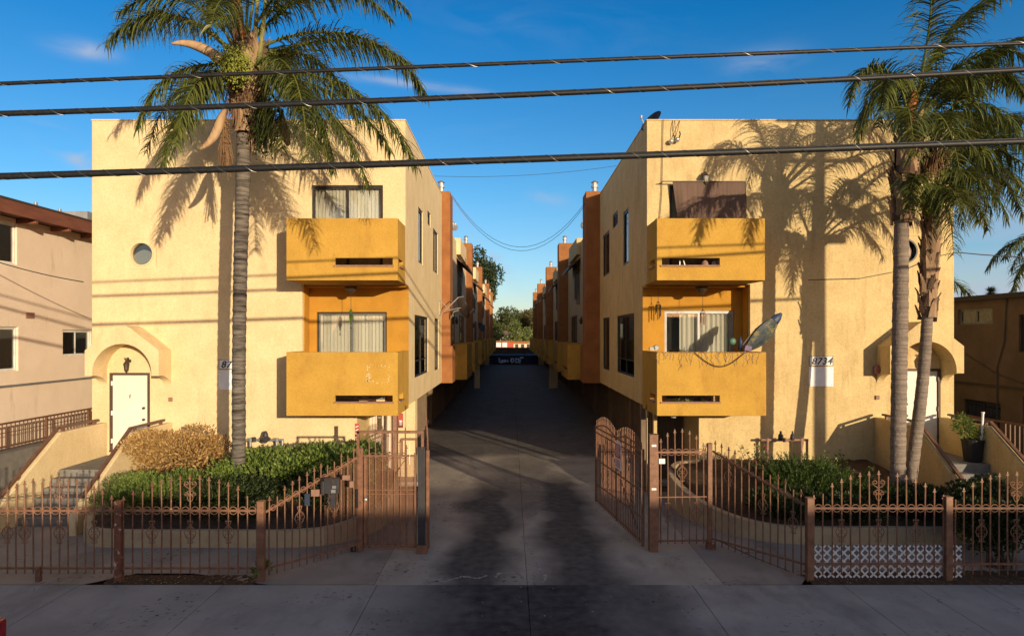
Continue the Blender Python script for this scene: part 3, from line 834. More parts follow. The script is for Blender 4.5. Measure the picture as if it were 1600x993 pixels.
        b.tube([(s*(WR),cy+span*.42,5.05),(s*(WR-.12),cy+span*.42,5.12)], .02, 6)
        b.build('alley_lantern', M_BRONZE, root)
    for y0,y1,z0,z1 in rects:
        b = MB()
        for r_ in ((y0,y1,z0,z0+.06),(y0,y1,z1-.06,z1),(y0,y0+.06,z0+.06,z1-.06),(y1-.06,y1,z0+.06,z1-.06),((y0+y1)/2-.03,(y0+y1)/2+.03,z0+.06,z1-.06)):
            b.box(s*(WR-.05),s*(WR-.001),r_[0],r_[1],r_[2],r_[3])
        w = b.build('window', M_DARKFR, root)
        b = MB(); b.box(s*(WR-.025),s*(WR-.005),y0+.05,y1-.05,z0+.05,z1-.05); b.build('pane', M_GLASSO, w)
    return root

M_GLASSR = glass_mat('round_window_glass', (.75,.78,.80), (.05,.06,.07), .08)
M_GARAGE = mat('garage_door_paint', (.20,.14,.09), (.15,.10,.07), rough=.8, scale=3, bump=.3, bscale=20)
M_GLASSO = mat('dark_window_glass', (.02,.022,.025), rough=.06, spec=.8)
SIDE = [(21.0,22.05,6.45,8.15,0),(23.3,24.2,8.0,8.46,0),(25.0,26.6,6.55,8.12,0),(20.2,23.5,2.93,4.80,.42),(25.5,26.9,2.87,4.82,0)]
SIDER = [(21.3,22.3,6.45,8.18,0),(23.4,24.6,8.0,8.5,0),(25.4,27.2,6.5,8.12,0),(20.3,23.6,2.93,4.85,.42),(25.4,27.2,2.87,4.86,0)]
LB = building(-1, 2.84, 8.45, 2.87, (-7.0,57,0), 'cream apartment block left of the driveway, address plate half hidden by a palm trunk', M_CREAM,
    dict(dz=0, gw=1.31, door=7.43, cu=7.11, cz=6.38, side=SIDE, hood=7.27, bell=(6.32,2.47), plate=(-7.86,3.28), num='873', cx=2.5))
RB = building(1, 3.67, 8.28, 3.70, (7.8,57,0), 'cream apartment block right of the driveway, with address 8734 on its front', M_CREAM_R,
    dict(dz=.11, gw=1.40, door=7.37, cu=6.96, cz=6.46, side=SIDER, hood=7.15, bell=(6.20,2.52), plate=(8.04,3.37), num='8734', cx=3.1))
# weather stains on the right building's balcony etc are in the stucco material

# ---------------------------------------------------------------- stairs
def staircase(s, xi, xo, zl, label, wallmat):
    """xi, xo = centre X of the inner and outer stair walls, zl = landing height"""
    xa, xb = min(xi,xo)+.09, max(xi,xo)-.09
    root = empty('entry_staircase', ((xi+xo)/2,16.6,0), label, 'staircase', 'front door staircases')
    b = MB(); b.box(xa,xb,16.4,FY-.002,.0,zl); b.build('landing', M_STEP, root, bevel=.015)
    n = 6; rise = zl/(n+.0); y = 16.4
    for k in range(1, n):
        b = MB(); y0 = 16.4-.27*k; zt = zl-rise*k
        b.box(xa,xb,y0,y0+.268,0,zt); b.build('step', M_STEP, root, bevel=.015)
    zr = 1.85 if s < 0 else 1.99
    for x in (xi,xo):
        b = MB(); w = .09
        ye = 14.35; zend = zr-(16.5-ye)*.66
        prof = [(FY-.003,-.05),(FY-.003,zr),(16.5,zr),(ye,zend),(ye-.06,zend-.15),(ye-.06,-.05)]
        V1 = [(x-w,y_,z_) for y_,z_ in prof]; V2 = [(x+w,y_,z_) for y_,z_ in prof]; m_ = len(prof)
        b.add(V1+V2, [tuple(range(m_)),tuple(range(2*m_-1,m_-1,-1))]+[(i,m_+i,m_+(i+1)%m_,(i+1)%m_) for i in range(m_)])
        b.build('side_wall', wallmat, root, weld=True, bevel=.02)
        b = MB(); hz = .10
        b.bar((x,18.12,zr+hz),(x,16.5,zr+hz),.075,.05); b.bar((x,16.52,zr+hz),(x,ye+.30,zend+hz+.19),.075,.05)
        hr = b.build('handrail', M_RAIL, root)
        for py_, pz_ in ((17.95,zr),(16.7,zr),(15.2,zr-(16.5-15.2)*.66)):
            b = MB(); b.box(x-.03,x+.03,py_-.03,py_+.03,pz_-.02,pz_+hz)
            b.build('rail_bracket', M_RAIL, hr)
    return root
staircase(-1,-9.2,-10.96,.97,'concrete steps between cream walls up to the left white door', M_CREAM)
staircase(1,9.88,11.62,1.10,'concrete steps between tan walls up to the right white door, potted plant at the top', M_CREAM_R)

# ---------------------------------------------------------------- planters (curved low wall + soil)
def planter(path, z0, slope, label, soil_to, mat_):
    """path: list of (x,y) of the outer face, from one wall end round to the other"""
    pts = []
    P = [Vector((x,y,0)) for x,y in path]
    def cr(p0,p1,p2,p3,t):
        return .5*((2*p1)+(-p0+p2)*t+(2*p0-5*p1+4*p2-p3)*t*t+(-p0+3*p1-3*p2+p3)*t**3)
    for i in range(len(P)-1):
        a = P[max(i-1,0)]; d = P[min(i+2,len(P)-1)]
        for k in range(8): pts.append(cr(a,P[i],P[i+1],d,k/8))
    pts.append(P[-1])
    n = len(pts); cen = sum(pts,Vector())/n
    root = empty('garden_planter', (cen.x,cen.y,0), label, 'planter', 'curved garden planters')
    V = []; w = .16
    zt = lambda y: z0+slope*(y-13.6)
    inner = []
    for i,p in enumerate(pts):
        t = (pts[min(i+1,n-1)]-pts[max(i-1,0)]).normalized(); nn = Vector((t.y,-t.x,0))
        if nn.dot(p-cen) > 0: nn = -nn
        q = p+nn*w; inner.append(q)
        V += [(p.x,p.y,-.02),(p.x,p.y,zt(p.y)),(q.x,q.y,zt(p.y)),(q.x,q.y,-.02)]
    Fc = [(0,1,2,3),(4*n-1,4*n-2,4*n-3,4*n-4)]
    for i in range(n-1):
        a, c = 4*i, 4*i+4
        Fc += [(a,c,c+1,a+1),(a+1,c+1,c+2,a+2),(a+2,c+2,c+3,a+3)]
    b = MB(); b.add(V,Fc); b.build('curved_wall', mat_, root, bevel=.015)
    b = MB()
    xs = [p.x for p in inner]; ys = [p.y for p in inner]
    # soil as a bumpy sheet clipped to the outline by column
    N = 46; x0, x1 = min(xs), max(xs)
    grid = []
    for i in range(N+1):
        x = x0+(x1-x0)*(i/N); hits = []
        for a, c in zip(inner[:-1],inner[1:]):
            if (a.x-x)*(c.x-x) <= 0 and abs(a.x-c.x) > 1e-9:
                hits.append(a.y+(c.y-a.y)*(x-a.x)/(c.x-a.x))
        if not hits: hits = [inner[0].y]
        ya = min(hits); yb = max([h for h in hits if h > ya+.3] or [soil_to]) if len(hits) > 1 else soil_to
        yb = min(yb, soil_to)
        for j in range(13):
            y = ya+(yb-ya)*j/12
            grid.append((x,y,zt(y)-.05+rnd.uniform(-.02,.03)+.10*math.sin(PI*j/12)))
    b.add(grid, [(i*13+j,(i+1)*13+j,(i+1)*13+j+1,i*13+j+1) for i in range(N) for j in range(12)])
    b.build('soil', M_SOIL, root, smooth=True)
    return root
planter([(-8.95,15.0),(-8.9,14.3),(-8.45,13.65),(-7.6,13.5),(-6,13.5),(-4.4,13.5),(-3.55,13.75),(-2.95,14.5),(-2.68,15.6),(-2.72,16.6),(-3.1,17.5),(-4.1,18.3)],
        .34,.12,'low curved cream planter wall of the left garden under the green hedge', 18.38, M_PLANT)
planter([(5.0,18.3),(4.35,18.05),(4.0,17.3),(3.95,16.4),(4.15,15.3),(4.6,14.4),(5.3,13.85),(6.2,13.7),(7.5,13.7),(8.8,13.7),(9.5,13.9),(9.72,14.6)],
        .32,.12,'low curved tan planter wall of the right garden below the spiky bush', 18.38, M_PLANT)
# ================================================================ PALMS
def bez(P, t):
    P = list(P)
    while len(P) > 1: P = [a.lerp(b, t) for a, b in zip(P[:-1], P[1:])]
    return P[0]
def frond(root, P, L=.62, n=85, seed=0, m=None, w=.030, start=.16):
    r = random.Random(seed); P = [Vector(p) for p in P]
    S = 26
    pts = [bez(P, i/S) for i in range(S+1)]
    # smooth droop towards the tip
    b = MB()
    b.tube(pts, [.030*(1-i/S)**.8+.005 for i in range(S+1)], 6)
    length = sum((pts[i+1]-pts[i]).length for i in range(S))
    n = int(n*1.5*length/3.6); L = L*1.22; w = w*1.1
    for i in range(n):
        t = start+(1-start)*(i+r.uniform(-.3,.3))/n; t = min(max(t,.02),.999)
        p = bez(P, t); T = (bez(P, min(t+.01,1))-bez(P, t-.01)).normalized()
        sd = T.cross(Z)
        if sd.length < .05: sd = T.cross(X)
        sd.normalize(); upv = sd.cross(T).normalized()
        prof = min(1, .35+2.6*(t-start))*(1-.62*max(0,(t-.55)/.45)**1.3)
        for sg in (-1,1):
            l = L*prof*r.uniform(.7,1.2)
            lift = r.choice((-.55,-.1,.35,.6))+r.uniform(-.15,.15)
            d = (sd*sg + T*r.uniform(.55,1.0) + upv*lift).normalized()
            wv = (d.cross(Z)+T*.6+Vector((r.uniform(-.4,.4),r.uniform(-.4,.4),r.uniform(-.2,.2)))).normalized()
            q = p.copy(); vs = []; segs = 4; dr = r.uniform(.34,.72)
            for k in range(segs+1):
                ww = w*(1,.95,.75,.5,.08)[k]*.5
                vs += [q-wv*ww, q+wv*ww]
                d = (d - Z*dr*(.5+.45*k)*.62).normalized()
                q = q + d*(l/segs)
            b.add(vs, [(2*k,2*k+1,2*k+3,2*k+2) for k in range(segs)])
    o = b.build('frond', m or M_FROND, root, recalc=False)
    return o
def arch_frond(root, c, az, el, length, droop, seed, **k):
    """frond from crown centre c going out at azimuth az (deg, 0=+X, 90=+Y), elevation el, drooping"""
    h = Vector((math.cos(R(az)), math.sin(R(az)), 0))
    e = R(el)
    p1 = c + (h*math.cos(e)+Z*math.sin(e))*length*.42
    p2 = p1 + (h*.95 + Z*(.25-droop*.55))*length*.34
    p3 = p2 + (h*.42 - Z*droop)*length*.38
    return frond(root, [c, p1, p2, p3], seed=seed, **k)
def boots(root, p0, p1, r0, r1, n, seed, name='leaf_base'):
    r = random.Random(seed); b = MB(); ax = (p1-p0)
    for i in range(n):
        t = (i+.5)/n; an = i*2.399+r.uniform(-.2,.2)
        c = p0+ax*t; rr = r0+(r1-r0)*t
        o = Vector((math.cos(an),math.sin(an),0)); tg = Vector((-o.y,o.x,0))
        h = r.uniform(.30,.62)*(.6+1.6*rr); w = rr*r.uniform(.75,1.05)
        vs = []
        for k in range(5):
            f = k/4; ww = w*(1-f)**.6*.62+.012
            q = c + Z*(h*f-.06) + o*(rr*.92+.02+.17*rr*f*3*f+r.uniform(-.012,.012))
            vs += [q-tg*ww-o*.02, q+o*(.03*(1-f)+.006), q+tg*ww-o*.02, q-o*.02]
        b.add(vs, [(4*k+j,4*k+(j+1)%4,4*k+4+(j+1)%4,4*k+4+j) for k in range(4) for j in range(4)]+[(16,17,18,19)])
    return b.build(name, M_BOOT, root, recalc=False)
def trunk(root, pts, rad, m, ringed=.9, seed=3):
    r = random.Random(seed); P = [Vector(p) for p in pts]
    L = sum((a-b).length for a,b in zip(P[:-1],P[1:])); n = int(L/.045)
    out = []; rs = []
    for i in range(n+1):
        t = i/n*(len(P)-1); k = min(int(t),len(P)-2); f = t-k
        a = P[max(k-1,0)]; d = P[min(k+2,len(P)-1)]
        p = .5*((2*P[k])+(-a+P[k+1])*f+(2*a-5*P[k]+4*P[k+1]-d)*f*f+(-a+3*P[k]-3*P[k+1]+d)*f**3)
        rr = (rad[k]+(rad[k+1]-rad[k])*f)*.88
        out.append(p); rs.append(rr*(1+.03*ringed*math.sin(i*1.15)+(.055*ringed if i%4==0 else 0)+r.uniform(-.02,.02)))
    b = MB(); b.tube(out, rs, 28); return b.build('trunk', m, root, smooth=True)
def spathe(root, P, w, seed, m=None, name='woody_spathe'):
    P = [Vector(p) for p in P]; b = MB(); N = 14; vs = []
    for i in range(N+1):
        t = i/N; p = bez(P,t); T = (bez(P,min(t+.02,1))-bez(P,max(t-.02,0))).normalized()
        sd = T.cross(Y).normalized(); ww = w*(math.sin(PI*min(.02+t*.96,1))**.7)
        for a in (-1,-.5,0,.5,1): vs.append(p+sd*ww*a+Y*(ww*.7*(a*a)))
    b.add(vs,[(5*i+j,5*i+j+1,5*i+6+j,5*i+5+j) for i in range(N) for j in range(4)])
    o = b.build(name, m or M_SPATHE, root, smooth=True, recalc=False)
    md = o.modifiers.new('thick','SOLIDIFY'); md.thickness = .018
    return o
def fruit(root, c, rx, rz, n, m, seed, hang=0):
    r = random.Random(seed); b = MB(); c = Vector(c)
    for i in range(n):
        o = Vector((r.gauss(0,.45)*rx, r.gauss(0,.45)*rx, r.gauss(0,.48)*rz))
        s = r.uniform(.014,.024); p = c+o
        b.add([p+X*s,p-X*s,p+Y*s,p-Y*s,p+Z*s*1.2,p-Z*s*1.2],[(0,2,4),(2,1,4),(1,3,4),(3,0,4),(2,0,5),(1,2,5),(3,1,5),(0,3,5)])
        if i % 5 == 0:
            q = c+Z*rz*1.0; b.bar(q, p, .008)
    for i in range(hang):
        q = c+Vector((r.uniform(-.5,.5)*rx,r.uniform(-.5,.5)*rx,rz*.6))
        b.bar(q, q+Vector((r.uniform(-.15,.15),r.uniform(-.15,.15),-rz*r.uniform(1.2,2.2))), .012)
    return b.build('fruit_cluster', m, root, recalc=False)

# ---- left palm, in front of the left block
YP = 15.4
def lp(x,y,d=0): return pw(x,y,YP+d)
palm = empty('queen_palm', (pw(372,700,YP).x,YP,.6), 'tall grey-trunked queen palm in front of the left building, green fruit clusters in its crown', 'palm tree')
trunk(palm, [lp(371,800),lp(373,700),lp(373,600),lp(374,500),lp(376,400),lp(379,300),lp(382,180)], [.20,.165,.165,.165,.17,.175,.175], M_TRUNK)
boots(palm, lp(383,200), lp(388,140), .22, .40, 34, 5)
boots(palm, lp(387,150), lp(390,75), .38, .30, 34, 8)
b = MB(); b.tube([lp(383,195),lp(385,160),lp(388,130),lp(390,80)],[.17,.27,.28,.16],14); b.build('crown_core', M_TRUNK, palm, smooth=True)
b = MB(); r_ = random.Random(61)
for i in range(260):
    an = r_.uniform(0,2*PI); t = r_.random(); c0 = lp(385,190).lerp(lp(389,95),t); rr = .30+.14*math.sin(PI*t)
    p = c0+Vector((math.cos(an)*rr,math.sin(an)*rr,0)); q = p+Vector((math.cos(an)*r_.uniform(-.02,.10),math.sin(an)*r_.uniform(-.02,.10),-r_.uniform(.15,.5)))
    b.tube([p,p.lerp(q,.5)+Vector((r_.uniform(-.03,.03),r_.uniform(-.03,.03),0)),q],[.010,.007,.003],3)
b.build('leaf_base_fibres', M_FRUITB, palm)
boots(palm, lp(384,215), lp(388,165), .23, .30, 12, 6, 'leaf_base')
FR = [ # control points (px, py, depth offset)
 [(372,92,0),(318,22,-.4),(225,-12,-.8),(165,70,-1.0)],
 [(372,95,0),(300,10,.6),(230,10,1.0),(190,60,1.2)],
 [(370,105,0),(320,95,-.4),(240,95,-.7),(215,205,-.9)],
 [(372,115,0),(318,110,.5),(262,115,.8),(228,240,1.0)],
 [(375,125,0),(325,120,-.9),(280,150,-1.6),(255,262,-1.9)],
 [(378,90,0),(350,20,.8),(300,-60,1.4),(240,-20,1.8)],
 [(382,60,0),(370,-40,0),(340,-150,-.2),(270,-130,-.4)],
 [(388,60,0),(400,-60,.3),(430,-170,.6),(520,-120,.8)],
 [(390,62,0),(425,-30,-.6),(520,-110,-1.0),(638,20,-1.2)],
 [(392,70,0),(430,10,.6),(500,-30,1.0),(590,-20,1.2)],
 [(390,85,0),(470,30,-.3),(610,30,-.5),(664,150,-.5)],
 [(392,98,0),(470,60,.7),(570,40,1.1),(648,105,1.3)],
 [(392,105,0),(480,110,-.8),(590,120,-1.1),(650,262,-1.3)],
 [(392,115,0),(470,120,.5),(560,140,.9),(612,240,1.0)],
 [(392,125,0),(460,120,-1.4),(540,160,-2.0),(575,292,-2.3)],
 [(390,110,0),(430,70,-1.5),(475,80,-2.4),(480,250,-2.8)],
 [(392,118,0),(440,110,1.2),(500,150,2.0),(520,270,2.3)],
 [(388,110,0),(420,60,1.8),(450,60,2.6),(470,160,3.0)],
 [(384,60,0),(388,-60,-1.2),(400,-120,-2.4),(420,-70,-3.2)],
 [(380,75,0),(360,0,-1.8),(345,-30,-2.8),(330,40,-3.4)],
 [(388,120,0),(430,130,-.4),(445,180,-.8),(440,235,-1.0)],
 [(374,120,0),(330,100,-1.2),(290,110,-1.9),(275,230,-2.2)],
 [(392,112,0),(440,60,.9),(520,70,1.5),(560,190,1.8)],
 [(390,120,0),(450,110,-.9),(505,140,-1.4),(520,265,-1.6)],
 [(374,85,0),(330,0,-.5),(250,-30,-.9),(185,20,-1.1)],
 [(390,75,0),(440,-40,.3),(520,-70,.5),(610,30,.6)],
 [(392,125,0),(430,110,-.9),(470,150,-1.4),(500,240,-1.6)],
 [(374,118,0),(340,110,1.0),(300,130,1.7),(270,215,1.9)],
]
for i, f in enumerate(FR):
    frond(palm, [lp(*q) for q in f], L=.66, n=88, seed=100+i, w=.030)
for i, (x0,x1) in enumerate(((376,362),(386,372),(394,404),(402,418))):
    b = MB(); b.tube([lp(x0,120,-.1*i),lp((x0+x1)/2,50,-.12),lp(x1,-30,-.1)], [.07,.055,.035], 8)
    b.build('leaf_sheath', M_ORANGE if i in (0,) else M_RACHIS, palm, smooth=True)
spathe(palm, [lp(378,112,-.4),lp(340,92,-.6),lp(310,58,-.7),lp(268,68,-.8)], .10, 1)
spathe(palm, [lp(372,95,-.5),lp(350,90,-.6),lp(335,96,-.65),lp(328,86,-.7)], .09, 1)
spathe(palm, [lp(352,170,-.4),lp(338,185,-.5),lp(340,215,-.55),lp(312,233,-.6)], .10, 1)
spathe(palm, [lp(440,170,-.3),lp(436,195,-.3),lp(448,215,-.3),lp(450,228,-.3)], .09, 1)
spathe(palm, [lp(368,-10,-.3),lp(370,30,-.3),lp(375,60,-.3),lp(376,82,-.3)], .10, 1, M_ORANGE)
fruit(palm, lp(366,102,-.95), .36, .34, 1900, M_FRUIT, 1)
fruit(palm, lp(415,195,-.35), .34, .50, 1300, M_LEAFD, 2, 20)
fruit(palm, lp(352,215,-.2), .10, .55, 260, M_FRUITB, 3, 40)
fruit(palm, lp(400,205,-.1), .20, .35, 260, M_FRUITB, 4, 40)

# ---- right pair of palms
YR = 15.2
def rp(x,y,d=0): return pw(x,y,YR+d)
palm1 = empty('queen_palm', (pw(1403,742,YR).x,YR,.6), 'upright palm with smooth ringed trunk, left one of the pair before the right building', 'palm tree', 'pair of palms at the right steps')
trunk(palm1, [rp(1404,800),rp(1403,740),rp(1405,600),rp(1407,480),rp(1409,335)], [.19,.175,.18,.18,.165], M_TRUNKR, .8)
boots(palm1, rp(1409,350), rp(1416,280), .18, .27, 30, 15); boots(palm1, rp(1414,290), rp(1424,195), .26, .20, 34, 16)
trunk2 = MB(); trunk2.tube([rp(1409,345),rp(1416,270),rp(1424,195)], [.19,.22,.15], 16); trunk2.build('leaf_base', M_BOOT, palm1)
FR1 = [
 [(1420,235,0),(1398,120,-.3),(1352,50,-.5),(1326,165,-.6)],
 [(1420,225,0),(1400,140,.5),(1372,70,.9),(1345,190,1.1)],
 [(1422,215,0),(1410,110,-.6),(1392,60,-1.0),(1372,200,-1.3)],
 [(1424,210,0),(1440,100,0),(1470,20,.1),(1600,-20,.2)],
 [(1424,200,0),(1446,90,-.6),(1462,10,-1.0),(1452,-40,-1.4)],
 [(1426,215,0),(1470,110,-.4),(1550,30,-.7),(1640,110,-.8)],
 [(1426,220,0),(1480,130,.6),(1560,80,1.0),(1650,170,1.2)],
 [(1426,225,0),(1480,160,-.9),(1550,120,-1.4),(1600,230,-1.7)],
 [(1426,228,0),(1470,170,.9),(1530,150,1.5),(1580,250,1.8)],
 [(1424,232,0),(1450,160,-1.5),(1480,150,-2.2),(1500,270,-2.5)],
 [(1422,215,0),(1415,120,1.6),(1400,90,2.4),(1385,180,2.8)],
 [(1422,220,0),(1450,110,1.8),(1500,90,2.6),(1530,170,3.0)],
 [(1422,230,0),(1412,160,-1.7),(1420,130,-2.6),(1430,250,-2.9)],
 [(1422,225,0),(1395,150,.2),(1360,110,.3),(1338,230,.4)],
 [(1426,215,0),(1490,100,.2),(1560,60,.3),(1610,160,.4)],
 [(1426,225,0),(1480,190,-.3),(1530,180,-.5),(1560,300,-.6)],
 [(1424,215,0),(1450,120,-.4),(1500,70,-.7),(1540,150,-.9)],
 [(1426,225,0),(1460,170,-1.1),(1500,150,-1.8),(1530,260,-2.1)],
]
for i, f in enumerate(FR1): frond(palm1, [rp(*q) for q in f], L=.62, n=80, seed=200+i)
spathe(palm1, [rp(1418,205,-.3),rp(1421,185,-.3),rp(1427,165,-.3),rp(1431,140,-.3)], .11, 2, M_ORANGE, 'leaf_sheath')
fruit(palm1, rp(1462,235,-.3), .28, .38, 500, M_FRUITB, 7, 90)

YQ = 15.6
def qp(x,y,d=0): return pw(x,y,YQ+d)
palm2 = empty('queen_palm', (pw(1424,742,YQ).x,YQ,.6), 'leaning palm with shaggy leaf bases up its trunk, right one of the pair', 'palm tree', 'pair of palms at the right steps')
trunk(palm2, [qp(1418,790),qp(1424,740),qp(1437,640),qp(1445,560),qp(1450,480),qp(1456,400),qp(1462,300)], [.17,.15,.145,.14,.13,.13,.13], M_TRUNKR, .5)
boots(palm2, qp(1449,500), qp(1456,325), .17, .15, 52, 25)
b = MB(); b.tube([qp(1450,492),qp(1453,400),qp(1460,300)], [.14,.20,.16], 14); b.build('leaf_base', M_BOOT, palm2)
FR2 = [
 [(1460,330,0),(1490,230,-.3),(1560,190,-.6),(1640,300,-.8)],
 [(1460,330,0),(1500,250,.6),(1570,220,1.0),(1620,330,1.2)],
 [(1460,335,0),(1490,270,-1.0),(1540,250,-1.5),(1575,345,-1.8)],
 [(1460,330,0),(1495,200,.3),(1560,140,.5),(1680,220,.6)],
 [(1460,325,0),(1480,200,-.8),(1530,150,-1.3),(1620,200,-1.6)],
 [(1460,340,0),(1480,290,.9),(1510,270,1.5),(1530,350,1.7)],
 [(1458,335,0),(1470,280,-1.5),(1490,270,-2.1),(1505,350,-2.3)],
 [(1458,330,0),(1440,260,-.9),(1425,250,-1.4),(1420,330,-1.6)],
 [(1458,325,0),(1440,230,.9),(1420,220,1.5),(1405,290,1.8)],
 [(1458,320,0),(1465,220,1.6),(1490,180,2.4),(1540,260,2.8)],
 [(1458,320,0),(1475,180,-.2),(1500,90,-.3),(1600,60,-.4)],
 [(1460,340,0),(1475,310,-.5),(1488,310,-.8),(1490,400,-.9)],
 [(1460,335,0),(1500,240,0),(1560,230,.1),(1600,340,.2)],
 [(1460,335,0),(1490,290,.2),(1520,280,.4),(1545,360,.5)],
 [(1460,330,0),(1480,260,-1.0),(1510,230,-1.6),(1550,330,-1.9)],
 [(1460,330,0),(1500,210,-.2),(1580,170,-.4),(1650,260,-.5)],
]
for i, f in enumerate(FR2): frond(palm2, [qp(*q) for q in f], L=.58, n=80, seed=300+i)
fruit(palm2, qp(1450,315,-.3), .22, .30, 700, M_FRUIT, 9)

# third palm, its trunk outside the picture on the right, and one behind the right block
def far_palm(c, zb, label, seed, L, n, azs, grp=None, r=.16):
    root = empty('queen_palm', (c.x,c.y,zb), label, 'palm tree')
    trunk(root, [(c.x,c.y,zb),(c.x,c.y,(zb+c.z)/2),(c.x,c.y,c.z)], [r*1.1,r,r], M_TRUNKR)
    for i,(az,el,dr) in enumerate(azs): arch_frond(root, c, az, el, L, dr, seed+i, L=.6, n=n, w=.04)
    return root
far_palm(Vector((20.1,24.5,7.35)), -.13, 'palm beyond the right neighbour, only drooping frond tips in view at the right edge', 400, 3.0, 60,
    [(180,40,.9),(150,35,1.0),(215,30,1.1),(100,40,1.),(0,40,1.),(270,40,1.),(320,40,1.),(50,30,1.),(195,5,1.2)])
far_palm(Vector((14.9,25.5,6.2)), -.13, 'palm mostly hidden behind the right block, one frond showing past its corner', 430, 2.6, 60,
    [(-15,20,1.2),(40,40,1.),(150,40,1.),(210,40,1.),(90,40,1.),(280,40,1.)])
# small fan palm on the horizon
cf = pw(1549,456,120)
fp = empty('fan_palm', (cf.x,120,-.13), 'tiny distant fan palm against the sky above the right neighbour roof', 'palm tree')
b = MB(); b.tube([(cf.x,120,-.13),(cf.x,120,cf.z)], [.3,.22], 8); b.build('trunk', M_BARK, fp)
b = MB(); r_ = random.Random(5)
for i in range(420):
    d = Vector((r_.gauss(0,1),r_.gauss(0,1),r_.gauss(.25,.7))).normalized(); s_ = d.cross(Z).normalized()*.07
    p = cf+d*.25; q = cf+d*r_.uniform(.9,1.5)-Z*r_.uniform(0,.25)
    b.add([p-s_,p+s_,q+s_*.2,q-s_*.2],[(0,1,2,3)])
b.build('crown', M_LEAFE, fp, recalc=False)

# ================================================================ SHRUBS
def leaf(b, p, d, up, l, w):
    s = d.cross(up)
    if s.length < .01: s = d.cross(X)
    s.normalize(); n = s.cross(d)
    b.add([p, p+d*l*.5+s*w*.5+n*w*.08, p+d*l, p+d*l*.5-s*w*.5+n*w*.08], [(0,1,2,3)])
def shrub(name, label, cat, c, rad, n, l, w, m, seed, lumps=10, up=.35, stems=14, zb=None, group=None, spiky=0, sprigs=0, sprig_len=.3):
    """lumpy crown of separate leaves; c centre, rad half sizes"""
    r = random.Random(seed); c = Vector(c); rad = Vector(rad)
    root = empty(name, (c.x,c.y,zb if zb is not None else c.z-rad.z), label, cat, group)
    L = []
    for i in range(lumps):
        o = Vector((r.uniform(-.72,.72), r.uniform(-.72,.72), r.uniform(-.35,.62)))
        if Vector((o.x,o.y,max(o.z,0))).length > .82: o *= .75
        L.append((Vector((c.x+o.x*rad.x, c.y+o.y*rad.y, c.z+o.z*rad.z)), r.uniform(.26,.46)))
    L.append((c, .62))
    b = MB(); wts = [q[1]**2 for q in L]
    zmin = zb if zb is not None else c.z-rad.z
    for i in range(n):
        lc, f = r.choices(L, wts)[0]
        d = Vector((r.gauss(0,1),r.gauss(0,1),r.gauss(.15,1))).normalized()
        k = r.uniform(.66,1.12) if r.random() < .8 else r.uniform(.2,.8)
        p = lc + Vector((d.x*rad.x,d.y*rad.y,d.z*rad.z))*f*k
        if p.z < zmin: p.z = zmin+r.uniform(0,.1)
        dd = (d*.7+Z*(up+spiky)+Vector((r.gauss(0,.45),r.gauss(0,.45),r.gauss(0,.35)))).normalized()
        leaf(b, p, dd, Vector((r.gauss(0,1),r.gauss(0,1),r.gauss(0,1))), l*r.uniform(.6,1.25), w*r.uniform(.7,1.2))
    for i in range(sprigs):
        a0 = r.uniform(0,2*PI); rr_ = r.random()**.5
        st = Vector((c.x+math.cos(a0)*rad.x*rr_*.8, c.y+math.sin(a0)*rad.y*rr_*.8, c.z+rad.z*(.55-.75*rr_)*r.uniform(.4,1)))
        dd = Vector((math.cos(a0)*rr_*.55+r.gauss(0,.16), math.sin(a0)*rr_*.55+r.gauss(0,.16), 1)).normalized()
        ln = sprig_len*r.uniform(.55,1.3); nn = int(34*ln/.4) if w < .03 else int(20*ln/.4)
        for k in range(nn):
            t = k/nn; q = st+dd*ln*t+Vector((math.cos(a0),math.sin(a0),0))*.10*ln*t*t
            e = (dd*.9+Vector((r.gauss(0,.5),r.gauss(0,.5),r.gauss(0,.2)))).normalized()
            leaf(b, q, e, Vector((r.gauss(0,1),r.gauss(0,1),r.gauss(0,1))), l*(1-.45*t)*r.uniform(.6,1.1), w)
    b.build('foliage', m, root, recalc=False)
    b = MB()
    for i in range(stems):
        lc,_ = r.choice(L); st = Vector((c.x+r.uniform(-.3,.3)*rad.x, c.y+r.uniform(-.3,.3)*rad.y, zmin-.06))
        b.tube([st, st.lerp(lc,.5)+Vector((r.uniform(-.08,.08),0,.05)), lc], [.02,.014,.008], 5)
    b.build('stems', M_TWIG, root)
    return root
GB = 'garden shrubs of the left planter'
shrub('dry_shrub','rounded shrub with dry golden tan leaves at the left steps','shrub',(-8.05,16.4,1.35),(1.28,.9,.72),9000,.085,.042,M_LEAFY,1,16,zb=.5,sprigs=110,sprig_len=.20)
shrub('green_shrub','broad bright green leafy shrub behind the angled left fence, around the palm trunk','shrub',(-5.6,15.9,1.05),(1.45,1.1,.62),14000,.10,.05,M_LEAFG,2,15,zb=.45,group=GB,spiky=.3,sprigs=150,sprig_len=.34)
shrub('green_shrub','leafy green shrub nearest the pedestrian gate of the left fence','shrub',(-4.0,16.1,1.10),(1.1,1.15,.62),11000,.10,.05,M_LEAFG,3,12,zb=.45,group=GB,spiky=.3,sprigs=120,sprig_len=.36)
shrub('juniper_shrub','low dark green shrub below the dry tan bush','shrub',(-7.75,14.75,.78),(1.05,.85,.52),9000,.085,.022,M_LEAFG,4,11,zb=.32,group=GB,spiky=.3,sprigs=110,sprig_len=.24)
shrub('dark_shrub','shaded dark green shrub along the front of the left planter wall','shrub',(-5.9,14.55,.72),(1.35,.80,.50),9000,.09,.034,M_LEAFD,5,13,zb=.30,group=GB,sprigs=80,sprig_len=.28)
